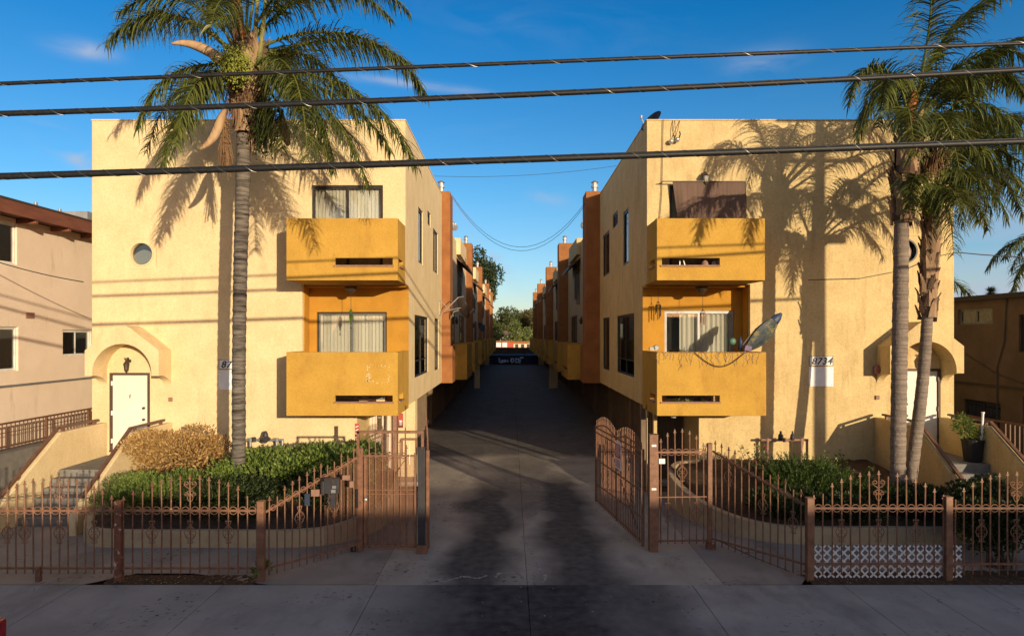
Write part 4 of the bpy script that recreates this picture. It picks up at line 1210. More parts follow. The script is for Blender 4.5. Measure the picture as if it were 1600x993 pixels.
shrub('dark_shrub','shaded green shrub behind the meter box on the left angled fence','shrub',(-3.85,14.75,.78),(.95,.80,.55),7500,.09,.036,M_LEAFD,6,11,zb=.32,group=GB,sprigs=80,sprig_len=.28)
GR = 'garden shrubs of the right planter'
shrub('needle_shrub','spiky bright green rosemary-like bush beside the gas pipes','shrub',(6.65,15.6,.88),(1.0,.95,.50),5000,.10,.016,M_LEAFJ,7,13,zb=.5,group=GR,spiky=.9,sprigs=330,sprig_len=.42)
shrub('needle_shrub','lower spiky green bush spreading right of the taller spiky one','shrub',(7.55,15.2,.66),(.85,.75,.36),3500,.10,.016,M_LEAFJ,8,10,zb=.45,group=GR,spiky=.9,sprigs=190,sprig_len=.34)
shrub('dark_shrub','dark green bush in front of the spiky bush, behind the right angled fence','shrub',(5.85,14.45,.62),(.95,.6,.42),6500,.12,.026,M_LEAFD,9,10,zb=.32,group=GR,spiky=.4,sprigs=80,sprig_len=.28)
shrub('dark_shrub','dark low hedge below the two palm trunks','shrub',(8.5,14.5,.66),(1.05,.6,.46),7500,.09,.034,M_LEAFD,10,12,zb=.30,group=GR,sprigs=80,sprig_len=.28)
shrub('dark_shrub','dark low hedge left of the two palm trunks behind the white lattice','shrub',(7.0,14.35,.58),(1.0,.5,.40),6500,.09,.034,M_LEAFD,12,12,zb=.30,group=GR,sprigs=80,sprig_len=.28)
shrub('dark_shrub','dense dark bush at the foot of the right steps wall','shrub',(9.3,13.4,.75),(.75,.7,.72),7000,.08,.045,M_LEAFD,13,12,zb=.0,group=GR,sprigs=80,sprig_len=.28)
shrub('climbing_shrub','leafy dark shrub growing through the right end of the iron fence','shrub',(8.85,12.35,.70),(.80,.38,.72),5200,.075,.05,M_LEAFD,14,12,zb=-.02,group=GR,sprigs=80,sprig_len=.28)
def sparse_plant(label, c, h, w, n, seed, flower=None, group=None):
    r = random.Random(seed); c = Vector(c)
    root = empty('rose_bush', c, label, 'plant', group)
    b = MB(); lf = MB(); fl = MB()
    for i in range(n):
        an = r.uniform(0,2*PI); tip = c+Vector((math.cos(an)*w*r.uniform(.3,1),math.sin(an)*w*.6,h*r.uniform(.55,1)))
        mid = c.lerp(tip,.5)+Vector((r.uniform(-.08,.08),0,.12))
        b.tube([c,mid,tip],[.012,.008,.004],5)
        for k in range(20):
            t = r.uniform(.35,1); p = bez([c,mid,tip],t)
            d = Vector((r.gauss(0,1),r.gauss(0,1),r.gauss(.3,.6))).normalized()
            leaf(lf, p+d*.03, d, Vector((r.gauss(0,1),r.gauss(0,1),1)), r.uniform(.05,.10), .045)
        if flower and i % 3 == 0:
            for k in range(12):
                d = Vector((r.gauss(0,1),r.gauss(0,1),r.gauss(0,1))).normalized(); leaf(fl, tip, d, Z, .05,.05)
    b.build('stems', M_TWIG, root); lf.build('leaves', M_LEAFG, root, recalc=False)
    if flower: fl.build('blossoms', flower, root, recalc=False)
    return root
M_PINK = mat('pink_petals', (.45,.06,.10), rough=.5, transl=.2)
sparse_plant('thin rose bush with small pink blooms beside the driveway end of the right garden',(5.95,16.6,.6),.95,.6,11,21,M_PINK)
sparse_plant('lanky leafy stems against the right wall between gas pipes and palms',(7.9,16.4,.6),.95,.45,8,22)
sparse_plant('small leafy stems between the right palm pair and the building',(8.35,16.0,.7),.42,.15,4,23)
sparse_plant('green sprouting plant in front of the carport at the left garden corner',(-3.35,16.9,.55),1.05,.35,9,24)
b = MB(); r_ = random.Random(9)
for k in range(5):
    x = -7.5+r_.uniform(-.25,.25); b.tube([(x,16.9,1.0),(x+r_.uniform(-.05,.05),16.9,1.6),(x+r_.uniform(-.1,.1),16.9,2.15+r_.uniform(-.2,.1))],[.008,.006,.002],5)
tag(b.build('grass_stalks', M_LEAFG), 'few thin grass stalks sticking up behind the dry tan shrub', 'plant')
tag(sparse_plant('weedy clump at the base of the fence post between left front and angled fence',(-4.35,11.75,0),.25,.3,8,26))

# ================================================================ IRON FENCES
def fleur(b, p, d, h=.085, w=.055):
    """flat spear finial at p; d = direction of the fence"""
    d = Vector(d).normalized(); N = d.cross(Z).normalized()
    half = [(.0,.0),(.10,.0),(.16,.10),(.14,.22),(.24,.30),(.42,.24),(.50,.34),(.42,.44),(.26,.42),(.18,.50),(.26,.62),(.16,.80),(0,1)]
    poly = [(u*w*1.1,v*h*1.25) for u,v in half]+[(-u*w*1.1,v*h*1.25) for u,v in reversed(half[1:-1])]
    b.prism(poly, Vector(p)+N*.006, d, Z, N, .012)
def ring(b, c, d, R_=.062, r=.0085, n=20):
    c = Vector(c); d = Vector(d).normalized(); pts = [c+d*R_*math.cos(2*PI*k/n)+Z*R_*math.sin(2*PI*k/n) for k in range(n+1)]
    b.tube(pts, r, 6, caps=False)
def heart(b, c, d, h=.37, w=.10):
    """wrought lantern ornament around a picket"""
    d = Vector(d).normalized(); c = Vector(c)
    for s in (-1,1):
        P = [(.03,.50),(.45,.47),(.35,.38),(.15,.30),(.75,.12),(1.0,-.05),(.75,-.22),(.25,-.40),(.55,-.49),(.1,-.50)]
        b.tube([c+d*s*w*u+Z*h*v for u,v in P], .007, 5)
        Q = [(.1,.25),(.55,.12),(.45,.0),(.15,.02),(.1,-.1),(.5,-.12),(.6,-.22),(.12,-.3)]
        b.tube([c+d*s*w*u+Z*h*v for u,v in Q], .006, 5)
    b.bar(c+d*-.05+Z*h*.5, c+d*.05+Z*h*.5, .014); b.bar(c-d*.04-Z*h*.5, c+d*.04-Z*h*.5, .014)
def scroll(b, c, d, h=.36, w=.10):
    d = Vector(d).normalized(); c = Vector(c)
    for s in (-1,1):
        def spiral(cx, cz, r0, a0, turns, sg):
            return [(cx+r0*(1-.75*k/16)*math.cos(a0+sg*turns*2*PI*k/16), cz+r0*(1-.75*k/16)*math.sin(a0+sg*turns*2*PI*k/16)) for k in range(17)]
        P = [(0,.02),(.07,.06)]+spiral(.060,.115,.045,-.5,1.1,1)
        b.tube([c+d*s*u+Z*v for u,v in P], .008, 6)
        P = [(0,0),(.06,-.03)]+spiral(.055,-.065,.036,.5,1.1,-1)
        b.tube([c+d*s*u+Z*v for u,v in P], .007, 6)
        P = [(0,-.05),(.05,-.12),(.035,-.17),(0,-.20)]
        b.tube([c+d*s*u+Z*v for u,v in P], .007, 6)
def lerp2(a, b, t): return Vector((a[0]+(b[0]-a[0])*t, a[1]+(b[1]-a[1])*t, 0))
def fence(label, A, B, n, rail, low, tops, bots, cat='fence', name='iron_fence', group='iron fence sections', rings=True,
          hearts=(), scrolls=(), heart_z=.95, m=None, noring=(), plain=(), inset=.07, hz2=None, finial=True, ringr=.064, mlist=None):
    """rail/low/tops/bots: functions of t in 0..1"""
    m = m or M_RUST
    d = (Vector((B[0],B[1],0))-Vector((A[0],A[1],0))); L = d.length; d.normalize()
    root = empty(name, ((A[0]+B[0])/2,(A[1]+B[1])/2,0), label, cat, group)
    b = MB()
    N = 12
    for k in range(N):
        p, q = lerp2(A,B,k/N), lerp2(A,B,(k+1)/N)
        if abs(rail(.5)-rail(0)-(rail(1)-rail(.5))) < 1e-4 and k: continue
        if abs(rail(.5)-rail(0)-(rail(1)-rail(.5))) < 1e-4: p, q = lerp2(A,B,0), lerp2(A,B,1); b.bar(p+Z*rail(0),q+Z*rail(1),.026,.034); continue
        b.bar(p+Z*rail(k/N),q+Z*rail((k+1)/N),.026,.034)
    b.build('top_rail', m, root)
    b = MB(); b.bar(lerp2(A,B,0)+Z*low(0), lerp2(A,B,1)+Z*low(1), .032, .034); b.build('bottom_rail', m, root)
    r = random.Random(int(A[0]*100)+n)
    for i in range(n):
        t = (inset+(L-2*inset)*i/(n-1))/L; p = lerp2(A,B,t)
        b = MB(); lean = d*r.uniform(-.008,.008); bow = d*r.uniform(-.008,.008)
        b.tube([p+Z*bots(t), p+bow+Z*(bots(t)+tops(t))/2, p+lean+Z*tops(t)], .0125, 6)
        if finial and i not in plain: fleur(b, p+lean+Z*(tops(t)-.005), d)
        mm = (mlist[i] if mlist and i in mlist else m)
        b.build('picket', mm, root)
        if rings and i < n-1 and i not in noring:
            t2 = t+((L-2*inset)/(n-1))/L/2; b = MB(); ring(b, lerp2(A,B,t2)+Z*rail(t2)-d.cross(Z)*-.0, d, ringr); b.build('ring', m, root)
    for i,hz in hearts:
        t = (inset+(L-2*inset)*i/(n-1))/L; b = MB(); heart(b, lerp2(A,B,t)+Z*hz, d); b.build('lantern_ornament', m, root)
    for i,hz in scrolls:
        t = (inset+(L-2*inset)*i/(n-1))/L; b = MB(); scroll(b, lerp2(A,B,t)+Z*hz, d); b.build('scroll_ornament', m, root)
    return root
def post(root, x, y, w, z0, z1, m, cap=True, name='post', dirv=None):
    b = MB(); d = Vector(dirv or (1,0,0)).normalized(); n = d.cross(Z)
    b.obox((x,y,(z0+z1)/2), d*w/2, n*w/2, Z*(z1-z0)/2)
    if cap: b.obox((x,y,z1+.006), d*(w/2+.006), n*(w/2+.006), Z*.006)
    return b.build(name, m, root, bevel=.004)
YF = 11.66
hump = lambda lo, hi, a=0, c=1: (lambda t: lo+(hi-lo)*math.sin(PI*min(max((t-a)/(c-a),0),1))**.8)
const = lambda v: (lambda t: v)
lin = lambda a, b: (lambda t: a+(b-a)*t)
# left front, between the two visible posts
x0, x1 = pw(186,0,YF).x, pw(408,0,YF).x
fl1 = fence('low iron fence section before the left garden with peeling lantern ornaments', (x0,YF), (x1,YF), 15, const(1.205), const(.225), hump(1.29,1.72), const(.13),
            hearts=((3,.84),(7,.84),(11,.84)), scrolls=((7,1.55),), plain=(2,13,14), mlist={0:M_RUSTD,1:M_RUSTD,3:M_RUSTD,5:M_RUSTD})
post(fl1, x0, YF, .115, -.03, 1.36, M_RUSTD); post(fl1, x1, YF, .115, -.03, 1.36, M_RUST)
fl0 = fence('iron fence section across the left steps, running out of the picture on the left', (x0-4.35,YF), (x0-.06,YF), 29, const(1.205), const(.225),
            lambda t: 1.30+.40*abs(math.sin(PI*((t*4.35)/2.18)))**.8, const(.13), hearts=((3,.84),(11,.84),(16,.84),(18,.84),(22,.84),(26,.84)), scrolls=((22,1.52),), plain=(8,20,21))
post(fl0, pw(60,0,YF).x, YF, .075, -.03, .24, M_RUST, name='short_post')
# left angled
GL = (pw(562,0,13.25).x, 13.25)
fence('angled iron fence rising to the left walk gate, with an intercom box', (x1+.06,YF+.04), (GL[0]-.05,GL[1]-.03), 13, lin(1.17,1.83), lin(.20,.15),
            lambda t: 1.30+.66*t+.06*math.sin(PI*t), lin(.07,.04), hearts=((4,.95),(9,1.0)), plain=(1,8,9,11), ringr=.05)
# walk gate left
GR_ = (pw(649,0,13.25).x, 13.25)
gl = fence('closed walk gate with brown mesh backing and steel frame overhead, left of the driveway', (GL[0]+.02,13.25), (GR_[0],13.25), 7, const(1.86), const(.10),
      lambda t: 1.93+.28*math.sin(PI*min(1,t*1.15))**.8, const(.08), cat='gate', name='walk_gate', group=None, inset=.17, ringr=.055)
post(gl, GL[0]+.02, 13.25, .09, 0, 2.0, M_RUST, name='hinge_post'); post(gl, GR_[0]-.0, 13.25, .045, .09, 1.9, M_RUST, name='stile')
b = MB(); b.bar((GL[0]+.11,13.25,.09),(GL[0]+.11,13.25,1.88),.05); b.bar((GL[0]+.13,13.25,1.20),(GR_[0],13.25,1.20),.014); b.bar((GL[0]+.13,13.25,1.12),(GR_[0],13.25,1.12),.014)
b.build('gate_frame', M_RUST, gl)
xp = pw(659,0,13.2).x
b = MB(); b.bar((GL[0]-.03,13.25,0),(GL[0]-.03,13.25,2.33),.05); b.bar((GL[0]-.06,13.25,2.32),(xp+.03,13.25,2.32),.05); b.bar((xp+.01,13.25,2.03),(xp+.01,13.25,2.30),.05)
b.bar((pw(628,0,13.25).x,13.25,1.88),(pw(628,0,13.25).x,13.25,2.19),.035); b.bar((pw(650,0,13.25).x,13.25,1.88),(pw(650,0,13.25).x,13.25,2.19),.035)
b.bar((pw(626,0,13.25).x,13.25,2.18),(pw(652,0,13.25).x,13.25,2.18),.04)
b.build('overhead_frame', M_RUST, gl)
b = MB(); b.box(GL[0]+.02,GR_[0],13.275,13.28,.12,1.84); b.build('mesh_backing', M_MESH, gl)
b = MB(); b.add([(GL[0]-.62,12.98,.18),(GL[0]-.04,13.27,.16),(GL[0]-.04,13.27,1.80),(GL[0]-.62,12.98,1.55)],[(0,1,2,3)]); b.build('side_mesh', M_MESH, gl)
b = MB(); b.lathe((GL[0]+.13,13.2,1.03),[(.02,-.06),(.035,-.05),(.035,-.01),(.02,.0),(.02,.05)],14,'Y'); b.build('lock_knob', M_GALV, gl, smooth=True)
b = MB(); b.box(GL[0]-.06,GL[0]-.02,13.19,13.23,.86,1.22); b.box(GL[0]-.16,GL[0]-.06,13.16,13.2,.02,.14); b.build('lock_case', M_BLACK, gl)
b = MB()
for k in range(9): b.bar((pw(640,0,13.2).x+.004*math.sin(k*2),13.2,1.70+.05*k),(pw(640,0,13.2).x+.004*math.sin(k*2+2),13.2,1.75+.05*k),.009)
b.build('white_cord', M_WHITE, gl)
# drive gate post + leaf, left
gp = empty('steel_gate_post', (xp+.02,13.2,0), 'blackened square gate post at the left edge of the driveway', 'gate post')
post(gp, xp, 13.2, .13, .04, 2.02, M_IRONBLK); b = MB(); b.box(xp-.09,xp+.11,13.1,13.32,-.0,.16); b.build('base_block', M_RUST, gp, bevel=.01)
def drive_leaf(A, B, label, sign=False):
    L = (Vector((*B,0))-Vector((*A,0))).length
    d = (Vector((*B,0))-Vector((*A,0))).normalized()
    tops = lambda t: 1.95+.20*abs(math.sin(2*PI*t))**.9
    root = fence(label, A, B, 30, const(1.90), const(.12), tops, const(.05), cat='gate', name='driveway_gate', group=None, rings=False, inset=.07,
                 hearts=((7,1.55),(22,1.55),(5,.85),(9,.85),(20,.85),(24,.85)))
    b = MB(); PA, PB, PM = lerp2(A,B,0), lerp2(A,B,1), lerp2(A,B,.5)
    b.bar(PA+Z*.05,PA+Z*1.95,.06); b.bar(PB+Z*.05,PB+Z*1.95,.05); b.bar(PM+Z*.05,PM+Z*1.95,.05)
    b.bar(PA+Z*1.78,PB+Z*1.78,.03); b.bar(PA+Z*1.12,PB+Z*1.12,.03); b.bar(PA+Z*.6,PB+Z*.5,.024)
    b.build('leaf_frame', M_RUST, root)
    b = MB(); b.bar(lerp2(A,B,.1)+Z*.30, lerp2(A,B,.6)+Z*1.55, .028); b.build('brace', M_RUST, root)
    b = MB()
    for s in (0,.5):
        pts = [lerp2(A,B,s+.02+.46*k/14)+Z*(1.92+.12*math.sin(PI*k/14)) for k in range(15)]
        for p,q in zip(pts[:-1],pts[1:]): b.bar(p,q,.024,.03)
    b.build('arched_rail', M_RUST, root)
    return root, d
rA, rB = (2.60,13.45), (2.13,17.05)
drl, dd = drive_leaf(rA, rB, 'right leaf of the driveway gate swung open inward, red and white sign on it')
M_SIGNR = mat('red_sign_paint', (.50,.10,.07), (.42,.08,.06), rough=.6)
sn = dd.cross(Z)
pc = lerp2(rA,rB,.44)-Z*0+Z*1.55
if sn.x > 0: sn = -sn
b = MB(); b.obox(pc+sn*.03, dd*.23, sn*.006, Z*.30); sg = b.build('sign', M_WHITE, drl)
b = MB(); b.obox(pc+sn*.037+Z*.10, dd*.205, sn*.003, Z*.15)
for k in range(5): b.obox(pc+sn*.037-Z*(.10+.035*k), dd*(.19-.02*(k%2)), sn*.003, Z*.008)
b.build('sign_lettering_field', M_SIGNR, sg)
b = MB()
for k in range(6):
    b.obox(pc+sn*.041+Z*(.21-.042*k), dd*(.17-.03*(k%3)), sn*.002, Z*.007)
b.build('sign_text_lines', M_WHITE, sg)
drive_leaf((xp+.10,13.36), (-2.10,17.0), 'left leaf of the driveway gate swung open inward, seen edge on')
# right: thick post, walk gate, angled, front
px1 = pw(1020.5,0,13.3).x
gp2 = empty('steel_gate_post', (px1,13.3,0), 'thick rust-brown gate post right of the driveway with white stickers', 'gate post')
post(gp2, px1, 13.3, .165, -.0, 2.26, M_RUST)
b = MB()
for zz in (2.06,1.22): b.box(px1-.045,px1+.045,13.212,13.217,zz-.02,zz+.02)
b.build('sticker', M_WHITE, gp2)
px2 = pw(1109,0,13.45).x
gr = fence('closed walk gate of the right fence with lantern ornaments, beside the thick post', (px1+.08,13.4), (px2-.03,13.45), 7, const(1.90), const(.16),
      lambda t: 1.96+.31*math.sin(PI*min(1,t*1.08))**.8, const(.10), cat='gate', name='walk_gate', group=None, inset=.09, ringr=.06,
      hearts=((3,1.52),(1,.72),(5,.72)))
b = MB(); b.bar((px1+.09,13.4,1.02),(px2-.05,13.45,1.02),.02); b.bar((px1+.12,13.43,.12),(px1+.12,13.43,1.86),.03)
b.build('gate_frame', M_RUST, gr)
b = MB(); b.box(px1+.13,px1+.25,13.37,13.38,1.68,1.78); b.build('small_sign', M_WHITE, gr)
post(gr, px2, 13.45, .085, 0, 2.06, M_RUST); b = MB(); b.box(px2-.07,px2+.1,13.38,13.5,0,.13); b.build('base_block', M_RUSTD, gr)
YG = 11.74
xa, xb = pw(1265,0,YG).x, pw(1481,0,YG).x
fence('angled iron fence falling from the right walk gate to the front post', (px2+.05,13.42), (xa-.06,YG+.05), 13, lin(1.92,1.27), lin(.20,.25),
      lambda t: 2.06-.66*t+.05*math.sin(PI*t), lin(.09,.02), hearts=((2,1.50),(7,1.12),(11,.92)), plain=(4,8,11), ringr=.045)
fr1 = fence('low iron fence section between two posts with white lattice at its foot', (xa,YG), (xb,YG), 15, const(1.225), const(.27), hump(1.29,1.78), const(.08),
      hearts=((3,.84),(7,.84),(11,.84)), scrolls=((7,1.55),), plain=(1,8))
post(fr1, xa, YG, .115, -.03, 1.40, M_RUST); post(fr1, xb, YG, .115, -.03, 1.42, M_RUST)
fence('iron fence section running out of the picture on the right, shrub growing through it', (xb+.06,YG), (xb+4.4,YG), 29, const(1.225), const(.27),
      lambda t: 1.30+.47*abs(math.sin(PI*((t*4.34)/2.18)))**.8, const(.08), hearts=((3,.84),(7,.84),(18,.84),(22,.84)), scrolls=((7,1.53),), plain=(0,14))
# white lattice
lt = empty('white_lattice', ((xa+xb)/2+.15,YG+.05,0), 'white diagonal lattice strip at the foot of the right front fence', 'lattice')
def clipseg(p, q, x0, x1, z0, z1):
    t0, t1 = 0.0, 1.0
    for a, c, lo, hi in ((p[0],q[0],x0,x1),(p[1],q[1],z0,z1)):
        d = c-a
        if abs(d) < 1e-9:
            if a < lo or a > hi: return None
            continue
        u, v = (lo-a)/d, (hi-a)/d
        if u > v: u, v = v, u
        t0, t1 = max(t0,u), min(t1,v)
    return None if t1 <= t0 else ((p[0]+(q[0]-p[0])*t0,p[1]+(q[1]-p[1])*t0),(p[0]+(q[0]-p[0])*t1,p[1]+(q[1]-p[1])*t1))
lx0, lx1, lz0, lz1 = xa+.07, xb+.27, .02, .57
for s in (1,-1):
    b = MB(); x = lx0-1.2; k = 0
    while x < lx1+1.2:
        p, q = ((x,lz0),(x+.55,lz1)) if s > 0 else ((x+.55,lz0),(x,lz1))
        c = clipseg(p,q,lx0,lx1,lz0,lz1)
        if c and abs(c[0][0]-c[1][0]) > .03:
            yy = YG+.045+(.009 if s > 0 else 0)
            b.bar((c[0][0],yy,c[0][1]),(c[1][0],yy,c[1][1]),.009,.036,up=(0,1,0)) if False else b.obox(((c[0][0]+c[1][0])/2,yy,(c[0][1]+c[1][1])/2),
                (Vector((c[1][0],0,c[1][1]))-Vector((c[0][0],0,c[0][1])))/2, Y*.004, (Vector((c[1][0]-c[0][0],0,c[1][1]-c[0][1])).normalized().cross(Y))*.015)
        x += .147
    b.build('diagonal_slats', M_WHITE, lt)
# fallen twig
b = MB(); b.tube([(3.95,13.0,.30),(4.4,12.5,.16),(4.9,12.0,.05)],[.012,.010,.006],5); b.tube([(4.3,12.6,.19),(4.55,12.55,.20)],[.006,.003],5)
tag(b.build('fallen_twig', M_TWIG), 'thin dead branch leaning in the foot of the right angled fence', 'branch')
# ================================================================ OVERHEAD CABLES
YC = 8.4
def cable(pts, r, label, lash=True, seed=1):
    """pts: measured (px,py) along the cable at depth YC, extended to both poles"""
    P = [pw(x,y,YC) for x,y in pts]
    # quadratic through three points, extrapolated
    (xa_,za),(xb_,zb),(xc_,zc) = [(p.x,p.z) for p in P]
    def z(x):
        return za*(x-xb_)*(x-xc_)/((xa_-xb_)*(xa_-xc_))+zb*(x-xa_)*(x-xc_)/((xb_-xa_)*(xb_-xc_))+zc*(x-xa_)*(x-xb_)/((xc_-xa_)*(xc_-xb_))
    N = 90; x0, x1 = -22, 13.6
    line = [Vector((x0+(x1-x0)*i/N, YC+.0, z(x0+(x1-x0)*i/N))) for i in range(N+1)]
    root = empty('overhead_cable', ((x0+x1)/2,YC,z((x0+x1)/2)), label, 'cable', 'overhead cables across the street front')
    rr = random.Random(seed)
    b = MB(); b.tube(line, [r*(1+rr.uniform(-.05,.05)) for _ in line], 10); b.build('bundle', M_CABLE, root, smooth=True)
    b = MB(); b.tube([p+Z*r*1.0 for p in line], r*.34, 6); b.build('support_strand', M_CABLE, root, smooth=True)
    if lash:
        b = MB(); n = 1400; pts_ = []
        for i in range(n+1):
            x = -9+(18.0)*i/n; a = x*2*PI/.34
            pts_.append(Vector((x, YC+math.cos(a)*(r*.97), z(x)+r*.15+math.sin(a)*(r*1.2))))
        b.tube(pts_, .0028, 4); b.build('lashing_wire', M_LASH, root)
    return z
z1_ = cable([(0,131),(800,99),(1600,68)], .021, 'uppermost and thinnest of the three heavy cables crossing in front of the buildings', seed=1)
z2_ = cable([(0,178),(800,149),(1600,109)], .030, 'middle one of the three heavy cables crossing in front of the buildings', seed=2)
z3_ = cable([(0,276),(800,250),(1600,221)], .036, 'lowest and thickest of the three heavy cables, wrapped with a bright spiral wire', seed=3)
# utility pole that carries them (its shadow falls on the right building)
up_ = empty('utility_pole', (13.65,8.55,0), 'wooden utility pole at the kerb just right of the picture', 'utility pole')
b = MB(); b.tube([(13.65,8.55,-.1),(13.65,8.55,12.5)], [.17,.12], 16); b.build('pole', M_BARK, up_)
for zz in (11.6,10.5):
    b = MB(); b.box(12.5,14.8,8.47,8.58,zz,zz+.12); b.build('cross_arm', M_BARK, up_)
for x_,z_ in ((14.35,9.05),(14.95,9.05)):
    b = MB(); b.lathe((x_,8.4,z_),[(.05,0),(.16,.05),(.16,.32),(.05,.36)],14); b.build('transformer', M_GREY, up_)
b = MB(); b.box(13.7,15.1,8.38,8.44,9.0,9.05); b.box(13.9,14.4,8.3,8.5,8.35,8.6); b.build('equipment_bracket', M_GREY, up_)
# far-left pole so the cables end on something
up2 = empty('utility_pole', (-22.1,8.45,0), 'wooden utility pole far left outside the picture', 'utility pole')
b = MB(); b.tube([(-22.1,8.5,-.1),(-22.1,8.5,10)], [.17,.12], 16); b.build('pole', M_BARK, up2)

def wire(pts, r, label, m=M_WIRE, name='service_wire', sag=0):
    b = MB(); P = [Vector(p) for p in pts]; out = []
    for a, c in zip(P[:-1],P[1:]):
        for k in range(16):
            t = k/16; out.append(a.lerp(c,t)-Z*sag*4*t*(1-t))
    out.append(P[-1]); b.tube(out, r, 5)
    return tag(b.build(name, m), label, 'wire')
wire([(-2.45,28.6,10.02),(3.15,28.6,9.78)], .009, 'sagging wire strung across the alley between the first pair of chimneys, upper strand', sag=2.02)
wire([(-2.45,28.9,9.98),(3.15,28.9,9.70)], .009, 'second strand sagging across the alley just below its twin', sag=2.08)
wire([(-4.5,40,13.5),(6.2,40,14.1)], .012, 'faint thin wire high across the alley sky gap', sag=.25)
wire([(-16,17,pw(0,388,17).z+1.0),(-11.45,18.3,5.62)], .014, 'service wire dropping to the left corner of the left building', sag=.25)
wire([(20,15.5,7.0),(12.02,18.36,pw(1491,394,18.36).z)], .014, 'service wire reaching the right corner of the right building', sag=.5)
wire([(12.0,18.35,6.42),(11.4,18.36,6.30),(10.6,18.36,5.95),(9.4,18.36,5.72),(8.0,18.36,5.68)], .010, 'thin wire looping along the right building wall from its corner')
wire([(4.1,18.36,9.98),(4.06,18.36,8.0),(3.97,18.36,6.9),(3.98,18.36,7.15)], .009, 'dark wire hanging down the right building wall beside the shade cloth')

# ================================================================ SMALL THINGS ON THE BUILDINGS
# shade cloth on the upper right balcony
sc = empty('shade_cloth', (5.25,18.1,7.1), 'brown sun shade cloth hung from a rod across the upper right balcony door', 'shade cloth')
b = MB(); N, M_ = 40, 10; vs = []
for i in range(N+1):
    for j in range(M_+1):
        u, v = i/N, j/M_
        x = 4.32+(6.26-4.32)*u + .30*(1-u)**3*v*.55; zz = 8.28-1.30*v
        y = 18.22-.04*math.sin(u*9)*v-.12*math.exp(-((u-.10)/.06)**2)*v - .05*v
        vs.append((x,y,zz))
b.add(vs,[(i*(M_+1)+j,(i+1)*(M_+1)+j,(i+1)*(M_+1)+j+1,i*(M_+1)+j+1) for i in range(N) for j in range(M_)])
M_CLOTH = mat('brown_shade_cloth', (.16,.10,.075), (.12,.075,.055), rough=.9, scale=4, stretch=(6,1,.3), bump=.2, bscale=120)
b.build('cloth', M_CLOTH, sc, smooth=True)
b = MB(); b.bar((4.02,18.2,8.29),(6.30,18.2,8.29),.025); b.bar((4.05,18.2,8.29),(4.05,18.39,8.29),.02); b.bar((6.27,18.2,8.29),(6.27,18.39,8.29),.02); b.bar((6.27,18.2,8.29),(6.27,18.2,7.0),.02); b.build('rod', M_DARKFR, sc)
def lantern(c, label, zsc=1):
    c = Vector(c); root = empty('wall_lantern', c, label, 'wall lamp')
    b = MB(); b.lathe(c+Y*.0, [(.06,-.02),(.06,.0)], 12, 'Y'); b.tube([c-Y*.02,c+Vector((0,-.09,.07)),c+Vector((0,-.17,.02))],.012,8)
    b.lathe(c+Vector((0,-.17,-.22)), [(.01,-.09),(.03,-.05),(.05,-.02),(.055,.0)], 10); b.lathe(c+Vector((0,-.17,-.22)), [(.085,.16),(.09,.17),(.05,.22),(.015,.27)], 10)
    for k in range(5): a = 2*PI*k/5; b.tube([c+Vector((.052*math.cos(a),-.17+.052*math.sin(a),-.22)),c+Vector((.085*math.cos(a),-.17+.085*math.sin(a),-.05))],.006,5)
    b.build('bracket_cage', M_BRONZE, root)
    b = MB(); b.lathe(c+Vector((0,-.17,-.22)), [(.045,.0),(.075,.15)], 10); b.build('lamp_glass', M_CURT, root, smooth=True)
lantern((5.20,18.38,8.50), 'glass and bronze wall lantern above the brown shade cloth')
wj = empty('dangling_floodlight', (4.38,18.2,9.45), 'small white double floodlight dangling by its wires below the right roof edge', 'floodlight')
b = MB(); b.tube([(4.36,18.39,9.97),(4.34,18.33,9.7),(4.38,18.28,9.45)],.008,5); b.tube([(4.55,18.39,9.97),(4.48,18.3,9.7),(4.40,18.26,9.48)],.008,5); b.tube([(4.42,18.39,9.97),(4.42,18.3,9.6),(4.39,18.27,9.46)],.006,5); b.build('wires', M_WIRE, wj)
b = MB(); b.lathe((4.30,18.22,9.38),[(.02,-.0),(.06,.03),(.07,.09),(.03,.12)],12,'Y'); b.lathe((4.46,18.2,9.42),[(.02,-.0),(.06,.03),(.07,.09),(.03,.12)],12,'Y'); b.tube([(4.30,18.3,9.38),(4.46,18.28,9.42)],.02,6); b.build('lamp_heads', M_GALV, wj)
b = MB(); b.tube([(4.5,18.25,9.45),(4.52,18.2,9.55),(4.50,18.2,9.62)],.018,6); b.build('sensor', M_BLACK, wj)
def dish(c, facing, r, label, arm=None, m=M_IRONBLK):
    c = Vector(c); f = Vector(facing).normalized(); root = empty('satellite_dish', c, label, 'satellite dish')
    a = f.cross(Z).normalized(); u = a.cross(f).normalized(); b = MB(); n, m_ = 28, 5; vs = [c]
    for j in range(1,m_+1):
        for k in range(n):
            t = 2*PI*k/n; rr = r*j/m_; vs.append(c+(a*math.cos(t)+u*math.sin(t)*1.08)*rr+f*(rr*rr/(r*3.2)))
    fs = [(0,1+k,1+(k+1)%n) for k in range(n)]+[(1+(j-1)*n+k,1+j*n+k,1+j*n+(k+1)%n,1+(j-1)*n+(k+1)%n) for j in range(1,m_) for k in range(n)]
    b.add(vs,fs); o = b.build('reflector', m, root, smooth=True); md = o.modifiers.new('t','SOLIDIFY'); md.thickness = .012
    b = MB(); tip = c+f*r*1.25-u*r*.55; b.tube([c-u*r*.95+f*.05,tip],.012,6); b.lathe(tip,[(.03,-.03),(.035,.05)],8); b.build('feed_arm', M_GALV, root)
    b = MB(); pts = arm or [c-f*.02, c-f*.15-Z*.05, c-f*.18-Z*r*1.5]; b.tube(pts,.022,8); b.build('mount', M_GALV, root)
dish((3.95,18.9,10.05), (-.6,-.35,.5), .33, 'dark satellite dish standing on the front corner of the right roof')
